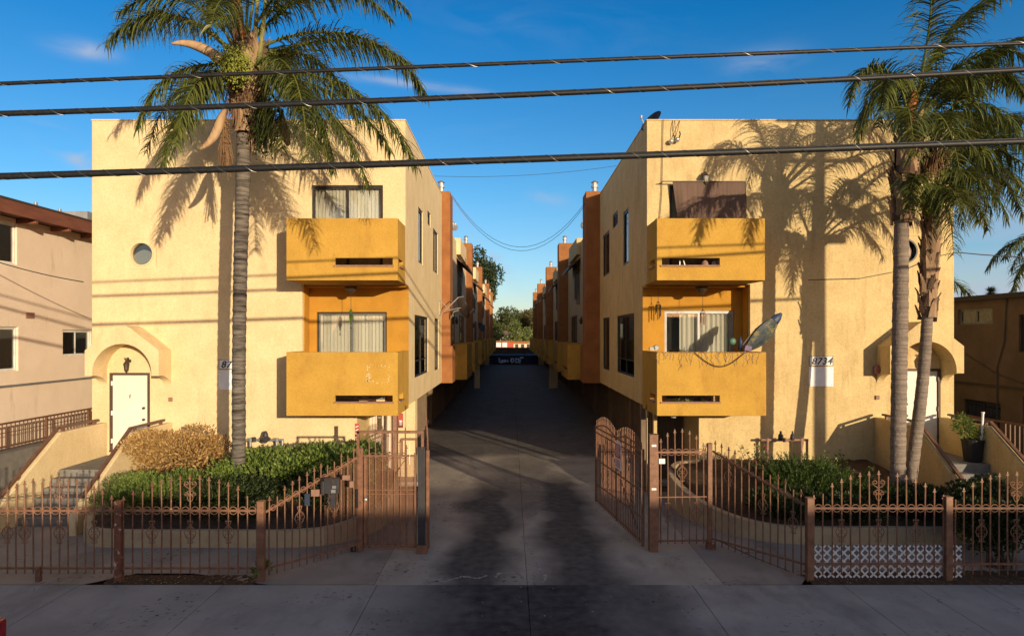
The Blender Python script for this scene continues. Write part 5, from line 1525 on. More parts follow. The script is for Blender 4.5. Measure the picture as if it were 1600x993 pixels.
dish((-2.02,27.6,5.25), (.75,.45,.35), .42, 'dark satellite dish on a white pipe arm off the left chimney', arm=[(-2.1,27.6,5.2),(-2.3,27.7,5.15),(-2.48,28.05,4.85)])
b = MB(); b.tube([(-2.83,27.2,4.95),(-2.1,27.3,5.7),(-1.9,27.6,5.75)],.022,6); b.tube([(-2.83,27.3,5.6),(-2.45,27.4,5.2),(-2.0,27.6,5.3)],.02,6); b.tube([(-2.83,27.0,5.5),(-2.83,27.0,5.0)],.018,6)
tag(b.build('antenna_arm', M_GALV), 'bent white antenna arms bracketed to the left side wall next to the dish', 'antenna mount')
dish((4.1,36.5,10.1), (-.5,-.6,.5), .35, 'pale satellite dish on the roof edge behind the first right chimney', m=M_GALV)
dish((-3.3,38,10.2), (.4,-.6,.5), .35, 'satellite dish on the roof edge behind the first left chimney', m=M_GALV)
dish((-2.25,50.5,4.7), (.7,-.4,.4), .40, 'dark satellite dish fixed to the second left balcony down the alley')
# hanging bottle chime on the left, cords
hb = empty('hanging_bottle', (-4.26,18.2,4.6), 'green glass bottle hanging on a cord from the left balcony ceiling light', 'bottle')
M_BOTTLE = mat('green_bottle_glass', (.10,.20,.02), (.07,.15,.02), rough=.1, spec=.8, transl=.3)
b = MB(); b.lathe((-4.26,18.2,4.62),[(.015,-.13),(.02,-.05),(.045,.02),(.048,.20),(.02,.26),(.016,.27)],14); b.build('bottle', M_BOTTLE, hb, smooth=True)
b = MB(); b.tube([(-4.26,18.2,4.88),(-4.26,18.2,5.36)],.006,5); b.tube([(-4.26,18.2,4.5),(-4.26,18.2,4.40)],.006,5); b.lathe((-4.26,18.2,4.38),[(.01,-.02),(.03,0),(.01,.03)],8); b.build('cord', M_WIRE, hb)
def chime(c, zt, label, m):
    c = Vector(c); root = empty('wind_chime', c, label, 'wind chime'); r = random.Random(int(c.x*10)); b = MB(); b.tube([(c.x,c.y,zt),(c.x,c.y,c.z+.05)],.006,5)
    for k in range(6):
        a = 2*PI*k/6; b.tube([(c.x,c.y,c.z+.12),(c.x+.07*math.cos(a),c.y+.07*math.sin(a),c.z)],.004,4)
    b.build('cords', M_WIRE, root); b = MB()
    for k in range(6):
        a = 2*PI*k/6; p = c+Vector((.07*math.cos(a),.07*math.sin(a),0)); b.tube([p,p-Z*r.uniform(.2,.42)],.011,6)
    b.lathe(c-Z*.02,[(.02,0),(.085,.01),(.07,.03)],12); b.build('tubes', m, root)
chime((5.12,18.2,4.78), 5.36, 'wind chime hanging from the ceiling light of the right balcony recess', M_LEDGE)
chime((4.05,18.75,5.02), 5.5, 'small dark wind chime hanging left in the right balcony recess', M_BRONZE)
# icicle light strings along the lower right balcony
il = empty('icicle_lights', (5.03,17.12,3.75), 'tangled strings of tiny unlit icicle lights along the lower right balcony rim', 'string lights')
r_ = random.Random(4); b = MB(); bb = MB(); x = 3.68
top_l = []
while x < 6.44:
    top_l.append(Vector((x,17.135,3.765+r_.uniform(-.02,.025))))
    if r_.random() < .75:
        zz = 3.76; p = Vector((x,17.135,zz)); q = p
        for k in range(r_.randint(2,7)):
            q2 = q+Vector((r_.uniform(-.04,.04),r_.uniform(-.01,.008),-r_.uniform(.03,.08))); b.tube([q,q2],.0035,3); q = q2
            if r_.random() < .7: bb.lathe(q,[(.004,-.012),(.010,0),(.004,.012)],5)
    x += r_.uniform(.03,.075)
b.tube(top_l,.006,4)
b.build('cord', M_LEDGE, il); bb.build('tiny_bulbs', M_CURT, il)
b = MB(); gp_ = [Vector((4.6+1.1*t,17.12,3.74-.36*4*t*(1-t)*(1-.25*t))) for t in [i/40 for i in range(41)]]
gp_ = [Vector((4.62+(5.86-4.62)*t,17.125,3.76-.34*math.sin(PI*t))) for t in [i/50 for i in range(51)]]
b.tube(gp_,.006,5)
for i,p in enumerate(gp_[::1]): b.lathe(p-Z*.02,[(.004,-.016),(.010,0),(.004,.012)],6)
tag(b.build('light_garland', M_BRONZE), 'dark garland of bulbs swagged in one loop on the lower right balcony front', 'string lights')
# things on the rim / in the slots
fu = empty('folded_parasol', (6.35,17.35,3.75), 'folded grey green beach parasol with dark blue tip leaning over the right balcony rim', 'parasol')
A_ = pw(1168,545,17.3); B_ = pw(1212,499,17.3); ax = (B_-A_)
side_ = ax.cross(Y).normalized(); b = MB(); N = 16; vs = []
M_PAR = mat('parasol_fabric', (.09,.10,.085), (.03,.04,.055), rough=.6, scale=5, c3=(.19,.155,.06), s3=4, t3=(.52,.56))
M_BLUE = mat('dark_blue_fabric', (.035,.06,.13), (.02,.035,.08), rough=.5)
for i in range(N+1):
    t = i/N; wd = .23*math.sin(PI*min(1,.08+t*.80))**.8
    for k in range(10):
        a = 2*PI*k/10; rr = wd*(1 if k%2 else .72)
        vs.append(A_+ax*t+side_*rr*math.cos(a)+Y*rr*.6*math.sin(a))
b.add(vs,[(10*i+k,10*i+(k+1)%10,10*i+10+(k+1)%10,10*i+10+k) for i in range(N) for k in range(10)])
b.build('canopy_folds', M_PAR, fu)
b = MB(); u_ = ax.normalized(); vs = []
for i,(t,w_) in enumerate(((0,.125),(.5,.10),(1,.03))):
    for k in range(10): a = 2*PI*k/10; vs.append(B_-u_*.04+u_*.26*t+side_*w_*math.cos(a)+Y*w_*.6*math.sin(a))
b.add(vs,[(10*i+k,10*i+(k+1)%10,10*i+10+(k+1)%10,10*i+10+k) for i in range(2) for k in range(10)]+[tuple(range(20,30))])
b.build('tip', M_BLUE, fu)
b = MB(); b.tube([A_-u_*.35,A_+u_*.1],.02,8); b.tube([A_+side_*.16,A_+ax*.5+side_*.21,B_+side_*.1],.010,5); b.build('shaft', M_GREY, fu)
b = MB(); b.obox(A_+Vector((.0,-.02,.02)),(.08,0,-.02),(0,.05,0),(.02,0,.06)); b.build('purple_tie', mat('mauve_cloth',(.22,.16,.26),rough=.8), fu)
M_GREENP = mat('pale_green_plastic',(.09,.20,.13),(.06,.14,.09),rough=.4)
b = MB(); b.lathe(pw(1145,533,17.45),[(.02,-.03),(.075,-.02),(.09,0),(.075,.03),(.03,.035)],20,'Y'); tag(b.build('round_fan', M_GREENP, smooth=True),'round green disc standing on the lower right balcony rim','ornament')
b = MB(); b.lathe(pw(1157,546,17.4),[(.05,0),(.055,.22),(.02,.28),(.02,.34)],12); tag(b.build('dark_bottle', M_BLUE, smooth=True),'dark slim bottle beside the green disc on the right balcony rim','bottle')
b = MB(); c_ = pw(1022,545,17.3); b.box(c_.x-.12,c_.x+.02,c_.y-.05,c_.y+.05,c_.z-.03,c_.z+.05); b.lathe(c_+Vector((.05,-.05,.03)),[(.06,-.0),(.075,.02),(.075,.09),(.04,.1)],14,'Y')
tag(b.build('security_camera', M_GREY),'small grey camera with round housing on the left end of the right balcony rim','camera')
def pot(c, r, h, label, m, plant=None, seed=0, nl=60, ln=.16):
    c = Vector(c); root = empty('potted_plant', c, label, 'potted plant')
    b = MB(); b.lathe(c,[(r*.72,0),(r,h),(r*1.06,h),(r*1.06,h*.9),(r*.9,h*.88)],16); b.build('pot', m, root)
    rr = random.Random(seed); b = MB()
    for i in range(nl):
        d = Vector((rr.gauss(0,.5),rr.gauss(0,.5),rr.uniform(.4,1))).normalized(); leaf(b, c+Z*h*.9+Vector((rr.uniform(-1,1)*r*.6,rr.uniform(-1,1)*r*.6,0)), d, Vector((rr.gauss(0,1),rr.gauss(0,1),0)), ln*rr.uniform(.6,1.2), .04)
    b.build('leaves', plant or M_LEAFG, root, recalc=False)
c_ = (4.20,17.36,2.34)
pot(c_, .07, .14, 'small potted green plant at the left of the lower right balcony slot', M_BRONZE, M_LEAFJ, 1, 40,.14)
pot((4.55,17.40,2.34), .06, .12, 'slim potted seedling second from the left in the lower right balcony slot', M_BRONZE, M_LEAFG, 2, 20,.16)
pot((4.90,17.42,2.34), .07, .13, 'grey pot with dark leaves beside the wooden crate in the balcony slot', M_GREY, M_LEAFD, 3, 25,.15)
b = MB()
for k in range(3): b.box(5.14,5.46,17.30,17.32,2.45+k*.072,2.45+k*.072+.062)
b.box(5.14,5.16,17.32,17.5,2.45,2.655); b.box(5.44,5.46,17.32,17.5,2.45,2.655); b.box(5.16,5.44,17.48,17.5,2.45,2.655)
b.box(5.14,5.46,17.3,17.5,2.32,2.448)
tag(b.build('wooden_crate', mat('pale_wood',(.48,.30,.15),(.38,.23,.11),rough=.8,scale=6,stretch=(1,1,8))),'small pale wooden crate in the lower right balcony slot','crate')
for i,(x_,r0,h0) in enumerate(((4.95,.10,.17),(5.20,.09,.16),(5.34,.12,.19),(5.52,.09,.14))):
    b = MB(); b.lathe((x_,17.42,5.87),[(r0*.6,0),(r0,h0*.6),(r0*.8,h0*1.1),(r0*.45,h0*1.3),(r0*.5,h0*1.4)],16)
    tag(b.build('clay_pot', M_LEDGE if i%2==0 else M_GREY, smooth=True), ['round brown clay pot, leftmost of four in the upper right balcony slot','grey clay pot, second from left in the upper right balcony slot','largest round clay pot in the upper right balcony slot','grey clay pot, rightmost of four in the upper right balcony slot'][i],'pot','clay pots in the upper balcony slot')
b = MB(); b.obox((4.42,17.36,6.0),(.012,0,.0),(0,.012,0),(-.03,0,.10)); b.obox((4.30,17.36,5.98),(.012,0,0),(0,.012,0),(0,0,.1)); tag(b.build('white_stick', M_WHITE),'short white sticks at the left of the upper right balcony slot','stick')
# scuffs where a sign was removed
b = MB(); r_ = random.Random(8)
for i in range(70):
    e = r_.random()
    if e < .5: x_, z_ = -3.62+r_.uniform(0,.58), r_.choice((3.42,3.02))+r_.gauss(0,.015)
    else: x_, z_ = r_.choice((-3.60,-3.06))+r_.gauss(0,.012), 3.02+r_.uniform(0,.40)
    if r_.random() < .25: x_, z_ = -3.58+r_.gauss(0,.03), 3.20+r_.gauss(0,.06)
    s_ = r_.uniform(.005,.018)*(1.3 if x_ < -3.5 else 1); n_ = 6
    b.prism([(s_*math.cos(2*PI*k/n_)*r_.uniform(.5,1.3),s_*math.sin(2*PI*k/n_)*r_.uniform(.5,1.3)) for k in range(n_)],(x_,17.146,z_),X,Z,-Y,.003)
so_ = b.build('paint_chips', M_CREAM); tag(so_,'rectangle of chipped pale paint marks on the lower left balcony front','paint marks')
# ornament lamp, pipes, meter
b = MB(); b.lathe(pw(1372,577,18.3),[(.02,-.12),(.08,-.09),(.11,0),(.08,.09),(.03,.13)],16); tag(b.build('globe_lamp', mat('copper_glaze',(.42,.16,.10),(.25,.09,.06),rough=.3,spec=.6), smooth=True),'round copper coloured globe on the wall left of the right door hood','ornament')
b = MB(); b.tube([pw(1385,574,18.3)+Z*0,pw(1376,577,18.3)],.02,6)
b = MB(); bc = pw(1448,555,18.25); b.lathe(bc,[(.02,-.05),(.05,-.02),(.06,.05),(.02,.08)],10); b.tube([bc+Z*.05,bc+Vector((.05,.05,.12))],.015,6); tag(b.build('porch_bulb', M_BRONZE),'small brown bulb fitting inside the right door arch','lamp')
def gas(cx, w, label, reg):
    root = empty('gas_pipes', (cx,18.1,.7), label, 'gas pipes'); b = MB(); z = 1.42
    b.tube([(cx-w/2-.15,18.1,z),(cx+w/2+.15,18.1,z)],.032,8)
    for x_ in (cx-w/2+.02, cx+w/2-.03, cx+w/2+.12): b.tube([(x_,18.1,z),(x_,18.1,.5)],.035,8)
    for x_ in (cx-w/2+.02, cx, cx+w/2-.03): b.lathe((x_,18.1,z),[(.05,-.05),(.05,.05)],10)
    b.build('pipe', M_GREY if reg else M_LEDGE, root)
    b = MB()
    if reg:
        b.lathe((cx+.05,18.08,z+.02),[(.05,-.06),(.13,-.02),(.14,.02),(.08,.07),(.06,.16),(.03,.22)],14); b.lathe((cx+.05,18.0,z+.02),[(.08,-.02),(.1,.03)],12,'Y')
        b.lathe((cx-.25,18.08,z),[(.05,-.05),(.06,.05),(.04,.08)],10)
    else:
        for x_ in (cx-.12,cx+.20): b.lathe((x_,18.08,z),[(.05,0),(.06,.05),(.05,.14),(.02,.17),(.02,.24)],12)
    b.build('regulator', M_IRONBLK, root)
gas(pw(412,688,18.1).x,.75,'grey gas pipes with a dark regulator against the left building behind the hedge',True)
gas(pw(1226,690,18.1).x,.95,'brown gas pipes with two capped valves against the right building',False)
mb_ = empty('intercom_box', (-3.62,12.4,.95), 'dark intercom box with pale buttons mounted on the left angled fence', 'intercom')
YM = 12.35; p0_, p1_ = pw(507,746,YM), pw(530,770,YM)
b = MB(); b.box(p0_.x,p1_.x,YM-.06,YM+.06,p1_.z,p0_.z); b.box(p0_.x-.05,p0_.x,YM-.05,YM+.05,p1_.z-.03,p0_.z-.06); b.build('case', M_IRONBLK, mb_, bevel=.01)
b = MB(); b.box(p1_.x-.11,p1_.x-.04,YM-.07,YM-.061,p1_.z+.10,p1_.z+.15); b.box(p1_.x-.13,p1_.x-.05,YM-.07,YM-.061,p1_.z+.02,p1_.z+.08); b.build('key_pad', M_GREY, mb_)
b = MB(); b.tube([(p0_.x+.10,YM,p1_.z),(p0_.x+.06,YM-.02,p1_.z-.14),(p0_.x+.14,YM,p1_.z-.30),(p0_.x+.17,YM,p1_.z-.1)],.014,6); b.box(p0_.x+.12,p0_.x+.21,YM-.04,YM+.03,p1_.z-.26,p1_.z-.0); b.build('conduit', M_IRONBLK, mb_)
b = MB()
q_ = pw(537,745,12.7); b.box(q_.x-.02,q_.x+.12,12.68,12.70,q_.z-.05,q_.z+.04); q2_ = pw(549,756,12.85); b.box(q2_.x-.03,q2_.x+.05,12.83,12.86,q2_.z-.06,q2_.z+.06)
tag(b.build('fence_labels', M_LEDGE),'two small label plates fixed to the mesh beside the intercom','sign')
b = MB(); q_ = pw(480,775,12.3); b.box(q_.x-.04,q_.x+.05,12.27,12.3,q_.z-.16,q_.z+.05); tag(b.build('blue_letter_box', mat('dull_blue_paint',(.035,.05,.085),rough=.5)),'narrow dull blue box hung behind the pickets left of the intercom','box')
b = MB(); q_ = pw(492,768,12.4); b.box(q_.x-.06,q_.x+.09,12.36,12.4,q_.z-.07,q_.z+.05); tag(b.build('orange_plate', M_LEDGE),'small orange brown plate behind the pickets left of the intercom','sign')
# red vertical banner at the left carport
b = MB(); q_ = pw(557,668,16.6); b.box(q_.x-.04,q_.x+.06,16.6,16.62,1.60,2.05); bn = b.build('banner', M_SIGNR)
tag(bn,'small red and white sign at the left carport behind the overhead gate frame','sign')
b = MB()
for k in range(5): b.prism([(0,0),(.07,.03),(.07,.05),(0,.02)],(q_.x-.025,16.598,1.63+.08*k),X,Z,-Y,.004)
b.build('stripes', M_WHITE, bn)
b = MB(); q_ = pw(626,655,18.35); b.box(q_.x-.06,q_.x+.06,18.34,18.39,q_.z-.22,q_.z+.16); fe = b.build('fire_alarm_box', M_SIGNR); tag(fe,'small red alarm box with pale label on the left corner pier','alarm box')
b = MB(); b.box(q_.x-.04,q_.x+.04,18.332,18.339,q_.z-.15,q_.z-.02); b.build('label', M_WHITE, fe)
# potted plant and pole on the right landing
pr = Vector((pw(1520,718,16.75).x,16.75,1.10))
pt = empty('potted_plant', pr, 'bushy plant in a black pot at the top of the right steps', 'potted plant')
b = MB(); b.lathe(pr,[(.19,0),(.24,.50),(.26,.50),(.26,.55),(.20,.55),(.19,.48)],20); b.build('pot', M_BLACK, pt)
b = MB(); r_ = random.Random(77)
for q,rad_,n_ in (((-.22,0,.85),.22,260),((-.1,0,.7),.2,160),((.35,0,.72),.17,160),((.1,0,.66),.2,140),((-.3,0,1.02),.14,110)):
    for i in range(n_):
        d = Vector((r_.gauss(0,1),r_.gauss(0,1),r_.gauss(.2,.8))).normalized(); leaf(b, pr+Vector(q)+d*rad_*r_.uniform(.3,1), d, Vector((r_.gauss(0,1),r_.gauss(0,1),1)), r_.uniform(.07,.13), .035)
b.build('leaves', M_LEAFG, pt, recalc=False)
b = MB(); b.tube([pr+Z*.5,pr+Vector((-.12,0,.75)),pr+Vector((-.28,0,1.0))],.022,6); b.tube([pr+Z*.5,pr+Vector((.2,0,.7)),pr+Vector((.4,0,.75))],.015,6); b.build('stems', M_TWIG, pt)
b = MB(); b.tube([(pr.x+.16,16.7,1.12),pw(1536,645,16.6)],.028,10); q_ = pw(1536,645,16.6); b.tube([q_-Z*.005,q_+Z*.03],.040,10); tag(b.build('plastic_pipe', M_WHITE),'white plastic pipe leaning beside the black potted plant','pipe')

# ================================================================ NEIGHBOURS
nl = empty('neighbour_house', (-17,30,0), 'pinkish beige two storey house beyond the left building, red-brown eaves', 'building')
b = MB(); xw = -14.5
NW = [(19.6-.9,20.0,6.30,7.0),(19.0,20.15,3.15,4.42),(22.1,23.6,3.50,4.37)]
NW = [(17.0,20.05,6.25,7.45),(17.2,20.10,3.15,4.44),(22.1,23.6,3.50,4.37)]
b.panel((xw,14,-.1),Y,Z,X,30,7.7,[(q[0]-14,q[1]-14,q[2]+.1,q[3]+.1) for q in NW],t=.16)
b.panel((xw-9,14,-.1),X,Z,-Y,8.99,7.7,[],t=.16)
b.box(xw-9,xw-.17,14.2,43.9,7.3,7.45)
b.build('wall', M_BEIGE, nl, weld=True)
for q in NW: sliding_window(nl,(xw,q[0],q[2]),Y,X,q[1]-q[0],q[3]-q[2],frmat=M_WHITEFR,blinds='half' if q[0]>20 else None,gl=M_GLASSD,depth=.06)
M_EAVE = mat('red_brown_eaves',(.22,.085,.05),(.16,.06,.04),rough=.7,scale=6,stretch=(1,.2,1))
b = MB(); b.box(-13.90,-13.86,13.4,44,7.56,7.93); b.box(-14.5+.0,-13.9,13.4,44,7.62,7.66)
for k in range(20): b.box(-14.49,-13.91,14+k*1.5,14.1+k*1.5,7.46,7.615)
b.build('eaves', M_EAVE, nl)
M_ROOFD = mat('dark_roofing',(.06,.05,.045),rough=.9,scale=10)
b = MB(); b.box(-24,-13.84,13.3,44.1,7.935,7.99); rf = b.build('roof', M_ROOFD, nl)
b = MB()
for y_ in (18.9,20.7,21.8): b.tube([(-14.4,y_,7.95),(-14.4,y_,8.22)],.05,8)
b.build('vent_pipe', M_GREY, rf)
b = MB(); b.box(-15.2,-14.2,22.9,24.2,7.99,8.35); b.build('roof_unit', M_GALV, rf)
b = MB(); b.box(xw+.001,xw+.05,14,44,2.70,2.76); b.build('conduit', M_GREY, nl)
b = MB(); b.box(xw+.001,xw+.03,20.4,20.75,4.70,4.88); b.build('wall_vent', M_LEDGE, nl)
# raised side walk with railing between the two
rl = empty('metal_railing', (-13.6,22,.95), 'dark brown metal railing on a low grey wall beside the left neighbour house', 'railing')
YR0, YR1 = 14.0, 30
zt_ = 1.82; zb_ = 1.20
b = MB(); b.bar((-13.6,YR0,zt_),(-13.6,YR1,zt_),.05,.05); b.bar((-13.6,YR0,zb_),(-13.6,YR1,zb_),.05,.05); b.bar((-13.6,YR0,(zt_+zb_)/2+.06),(-13.6,YR1,(zt_+zb_)/2+.06),.02); b.build('rails', M_RAIL, rl)
for k in range(9):
    b = MB(); b.bar((-13.6,YR0+k*2,1.0),(-13.6,YR0+k*2,zt_),.06); b.build('post', M_RAIL, rl)
for k in range(100):
    b = MB(); b.bar((-13.6,YR0+.1+k*.16,zb_),(-13.6,YR0+.1+k*.16,zt_),.02); b.build('baluster', M_RAIL, rl)
b = MB(); b.box(-13.8,-13.5,13,30,-.1,1.05); b.box(-14.49,-13.8,13,30,-.1,.9); tag(b.build('retaining_wall', M_STEP),'low grey retaining wall under the railing left of the left steps','wall')
nr = empty('neighbour_building', (20,30,0), 'brown stucco flat-roofed building in shade beyond the right block, black roof edge', 'building')
b = MB(); xw = 15.0
NR = [(21.25,22.9,4.55,5.05),(18.5,20.15,3.7,4.8),(20.9,22.6,1.3,2.1),(18,20,.9,2.4)]
b.panel((xw,17.2,-.1),Y,Z,-X,30,5.4,[(q[0]-17.2,q[1]-17.2,q[2]+.1,q[3]+.1) for q in NR],t=.16); b.panel((xw+.001,17.2,-.1),X,Z,-Y,9,5.4,[],t=.16)
b.box(xw+.17,xw+9,17.4,47,4.9,5.1); b.build('wall', M_BROWNST, nr, weld=True)
for q in NR: sliding_window(nr,(xw,q[0],q[2]),Y,-X,q[1]-q[0],q[3]-q[2],frmat=M_GREYFR if q[2]>4.5 else M_DARKFR,blinds=None,gl=M_GLASSD,depth=.06)
b = MB(); b.box(14.86,24.2,17.05,47.3,5.305,5.46); b.build('roof', M_ROOFD, nr)
b = MB(); b.bar((14.97,17.2,2.63),(14.97,46,2.63),.05); b.tube([(14.96,20.6,5.3),(14.96,20.7,4.0),(14.96,21.0,3.2),(14.96,21.0,0.5)],.018,5); b.tube([(14.96,22.5,3.6),(14.96,21.0,3.0),(14.96,19.5,2.7)],.012,5); b.build('conduit', M_WIRE, nr)
rl2 = empty('metal_railing', (13.9,22,.5), 'brown slatted railing in shade beside the right neighbour building', 'railing')
b = MB(); b.bar((13.9,14,1.75),(13.9,30,1.75),.05,.06); b.bar((13.9,14,.9),(13.9,30,.9),.05,.05); b.build('rails', M_RAIL, rl2)
for k in range(90):
    b = MB(); b.bar((13.9,14.1+k*.175,.9),(13.9,14.1+k*.175,1.75),.03,.02); b.build('baluster', M_RAIL, rl2)
b = MB(); b.box(13.75,14.05,13,30,-.1,.88); tag(b.build('retaining_wall', M_BROWNST),'low brown retaining wall under the railing right of the right steps','wall')

# ================================================================ END OF THE ALLEY AND BEYOND
M_ENDW = mat('dark_brown_block', (.12,.07,.045),(.08,.05,.035),rough=.9,scale=2,bump=.3,bscale=10)
b = MB(); b.box(-9,12,99.6,99.85,-.1,2.30); b.box(-9.02,12.02,99.56,99.89,2.302,2.38)
for k in range(8): b.box(-8+k*2.6,-7.6+k*2.6,99.5,99.59,-.1,2.3)
tag(b.build('boundary_wall', M_ENDW),'dark brown block wall closing the far end of the alley','wall')
M_DUMP = mat('navy_dumpster_paint',(.012,.022,.075),(.008,.015,.05),rough=.5,scale=1.5,spec=.4)
M_GRAF = mat('pale_blue_spray_paint',(.55,.68,.82),(.45,.56,.70),rough=.6,scale=2)
def dumpster(x0, w, label, marks):
    root = empty('dumpster',(x0+w/2,97.4,0),label,'dumpster','navy dumpsters at the alley end')
    b = MB()
    y0 = 96.6
    pr = [(y0+.15,.12),(y0,1.25),(y0+1.5,1.45),(y0+1.5,.12)]
    V1=[(x0,y,z) for y,z in pr]; V2=[(x0+w,y,z) for y,z in pr]; b.add(V1+V2,[(0,1,2,3),(7,6,5,4)]+[(i,4+i,4+(i+1)%4,(i+1)%4) for i in range(4)])
    b.build('body', M_DUMP, root)
    b = MB(); b.add([(x0-.03,y0-.06,1.26),(x0+w+.03,y0-.06,1.26),(x0+w+.03,y0+1.55,1.50),(x0-.03,y0+1.55,1.50),(x0-.03,y0-.06,1.32),(x0+w+.03,y0-.06,1.32),(x0+w+.03,y0+1.55,1.56),(x0-.03,y0+1.55,1.56)],
        [(0,3,2,1),(4,5,6,7),(0,1,5,4),(1,2,6,5),(2,3,7,6),(3,0,4,7)]); b.build('lid', M_BLACK, root)
    b = MB()
    for k in range(int(w/.6)): b.box(x0+.1+k*.6,x0+.16+k*.6,y0+.03,y0+.12,.15,1.2)
    b.box(x0+.1,x0+w-.1,y0-.04,y0+.02,.95,1.05); b.build('ribs', M_DUMP, root)
    for k in (0.15,w-.15):
        for yy in (y0+.25,y0+1.35):
            b = MB(); b.tube([(x0+k-.04,yy,.10),(x0+k+.04,yy,.10)],.10,12); b.build('wheel', M_BLACK, root)
    if marks:
        b = MB(); yy = y0-.06
        for st in marks: b.tube([(x0+u,yy,z) for u,z in st],.12,5)
        b.build('graffiti', M_GRAF, root)
dumpster(-3.9,1.6,'navy dumpster at the alley end with two short pale bars painted on it',[[(.45,.75),(.9,.75)],[(.45,.42),(.9,.42)]])
dumpster(-2.2,1.9,'navy dumpster at the alley end with a low pale graffiti word',[[(.55,.95),(.65,.35),(.95,.30)],[(1.0,.7),(1.0,.35),(1.25,.35),(1.3,.7)],[(1.4,.35),(1.45,.68),(1.6,.45),(1.75,.68),(1.8,.35)]])
dumpster(-.2,2.1,'navy dumpster at the alley end with three tall pale graffiti letters',[[(.35,.9),(.2,.6),(.35,.3),(.6,.45),(.6,.8),(.35,.9)],[(.85,.88),(1.1,.85),(.85,.55),(1.15,.35),(.8,.3)],[(1.3,.9),(1.35,.3),(1.6,.35)],[(1.35,.65),(1.65,.6)],[(1.5,.95),(2.0,1.0)]])
dumpster(2.1,2.0,'plain navy dumpster, rightmost in the row at the alley end',[])
# beyond
b = MB(); b.box(-4.3,0.5,130,138,-.13,3.05)
rs = b.build('shop_building', mat('red_shop_paint',(.50,.10,.06),(.42,.09,.05),rough=.8,scale=.6)); tag(rs,'low red shop front with white panels seen above the end wall','building')
for k in range(3):
    b = MB(); b.box(-3.9+k*1.15,-3.0+k*1.15,129.9,129.99,1.9,2.75); b.build('white_panel', M_WHITE, rs)
b = MB(); b.box(-4.4,.6,129.85,129.98,2.86,3.12); b.build('fascia', M_TERRA, rs)
b = MB(); b.box(.55,4.4,134,140,-.13,2.9); ps = b.build('pale_shed', M_BEIGE); tag(ps,'pinkish beige low building right of the red shop front','building')
b = MB()
for k in range(3): b.box(.9+k*1.15,1.5+k*1.15,133.9,133.99,1.2,2.4)
b.build('window', M_DARKFR, ps); b = MB(); b.box(.5,4.45,133.85,134.0,2.5,2.95); b.build('fascia', M_TERRA, ps)
hh = empty('far_house',(-4,170,-.13),'white house with a low brown roof among the far trees','building')
b = MB(); b.box(-8.2,-.2,168,176,-.13,4.0); b.build('wall', M_WHITE, hh)
b = MB(); b.add([(-8.8,167.4,4.0),(.4,167.4,4.0),(.4,176.6,4.0),(-8.8,176.6,4.0),(-7,172,5.3),(-1.2,172,5.3)],[(0,1,5,4),(1,2,5),(2,3,4,5),(3,0,4),(0,3,2,1)]); b.build('roof', M_LEDGE, hh)
b = MB()
for k in range(4): b.box(-7.4+k*1.7,-6.6+k*1.7,167.9,167.99,1.6,2.9)
b.build('window', M_GLASSO, hh)
def tree(label, x, y, zt, wr, m, seed, n=5000, ls=.45, zc=.35, trunk_r=.3, lumps=14, flat=1, gaps=0, group='trees beyond the alley'):
    r = random.Random(seed); root = empty('tree',(x,y,-.13),label,'tree',group)
    zc0 = zt*zc; c = Vector((x,y,(zt+zc0)/2)); rad = Vector((wr,wr*.9,(zt-zc0)/2)); L = []
    for i in range(lumps):
        d = Vector((r.gauss(0,1),r.gauss(0,1),r.gauss(0,1))).normalized()*r.uniform(.35,.78); L.append((Vector((c.x+d.x*rad.x,c.y+d.y*rad.y,c.z+d.z*rad.z)),r.uniform(.20,.38)))
    b = MB()
    b.tube([(x,y,-.13),(x+r.uniform(-.3,.3),y,zc0),(x+r.uniform(-.4,.4),y,c.z)],[trunk_r,trunk_r*.75,trunk_r*.4],8)
    for lc,_ in L: b.tube([(x,y,zc0*.8+r.uniform(0,1)),lc.lerp(Vector((x,y,zc0)),.4)+Z*.3,lc],[trunk_r*.4,trunk_r*.22,.04],5)
    b.build('trunk', M_BARK, root)
    b = MB(); W_ = [q[1]**2 for q in L]
    for i in range(n):
        lc,f = r.choices(L,W_)[0]; d = Vector((r.gauss(0,1),r.gauss(0,1),r.gauss(0,1))).normalized(); k = f*r.uniform(.55,1.12)
        p = lc+Vector((d.x*rad.x,d.y*rad.y,d.z*rad.z))*k
        leaf(b,p,(d+Vector((r.gauss(0,.6),r.gauss(0,.6),r.gauss(-.1,.6)))).normalized(),Vector((r.gauss(0,1),r.gauss(0,1),r.gauss(0,1))),ls*r.uniform(.6,1.3),ls*.6)
    b.build('crown', m, root, recalc=False)
pX = lambda px,Y_: (px-798)*Y_/F
M_LEAFO = leafmat('olive_tree_leaves', (.19,.16,.05), (.07,.06,.022))
tree('tall dark eucalyptus with an open crown rising above the left row', pX(752,112),112,pw(0,388,112).z,3.7,M_LEAFE,1,n=5200,ls=.42,zc=.42,lumps=17,trunk_r=.4)
tree('bright pale green tree in the middle of the alley gap', pX(805,141),141,7.4,3.1,M_LEAFF2,2,n=6000,ls=.38,zc=.15,lumps=16)
tree('green tree at the left edge of the alley gap under the eucalyptus', pX(772,150),150,8.6,3.2,M_LEAFF,3,n=5000,ls=.4,zc=.1,lumps=14)
tree('broad olive green tree behind the pale one, left half of the gap', pX(790,196),196,13.0,6.0,M_LEAFF,4,n=7500,ls=.55,zc=.12,lumps=20)
tree('broad brownish olive tree behind the pale one, right half of the gap', pX(822,200),200,13.4,5.8,M_LEAFO,5,n=7500,ls=.55,zc=.12,lumps=20)
tree('dark tree far left behind the alley row', pX(755,205),205,12.5,6.0,M_LEAFF,6,n=6000,ls=.55,zc=.1,lumps=18)
tree('reddish olive tree far right behind the alley row', pX(846,190),190,12.0,5.0,M_LEAFO,7,n=6000,ls=.5,zc=.1,lumps=18)
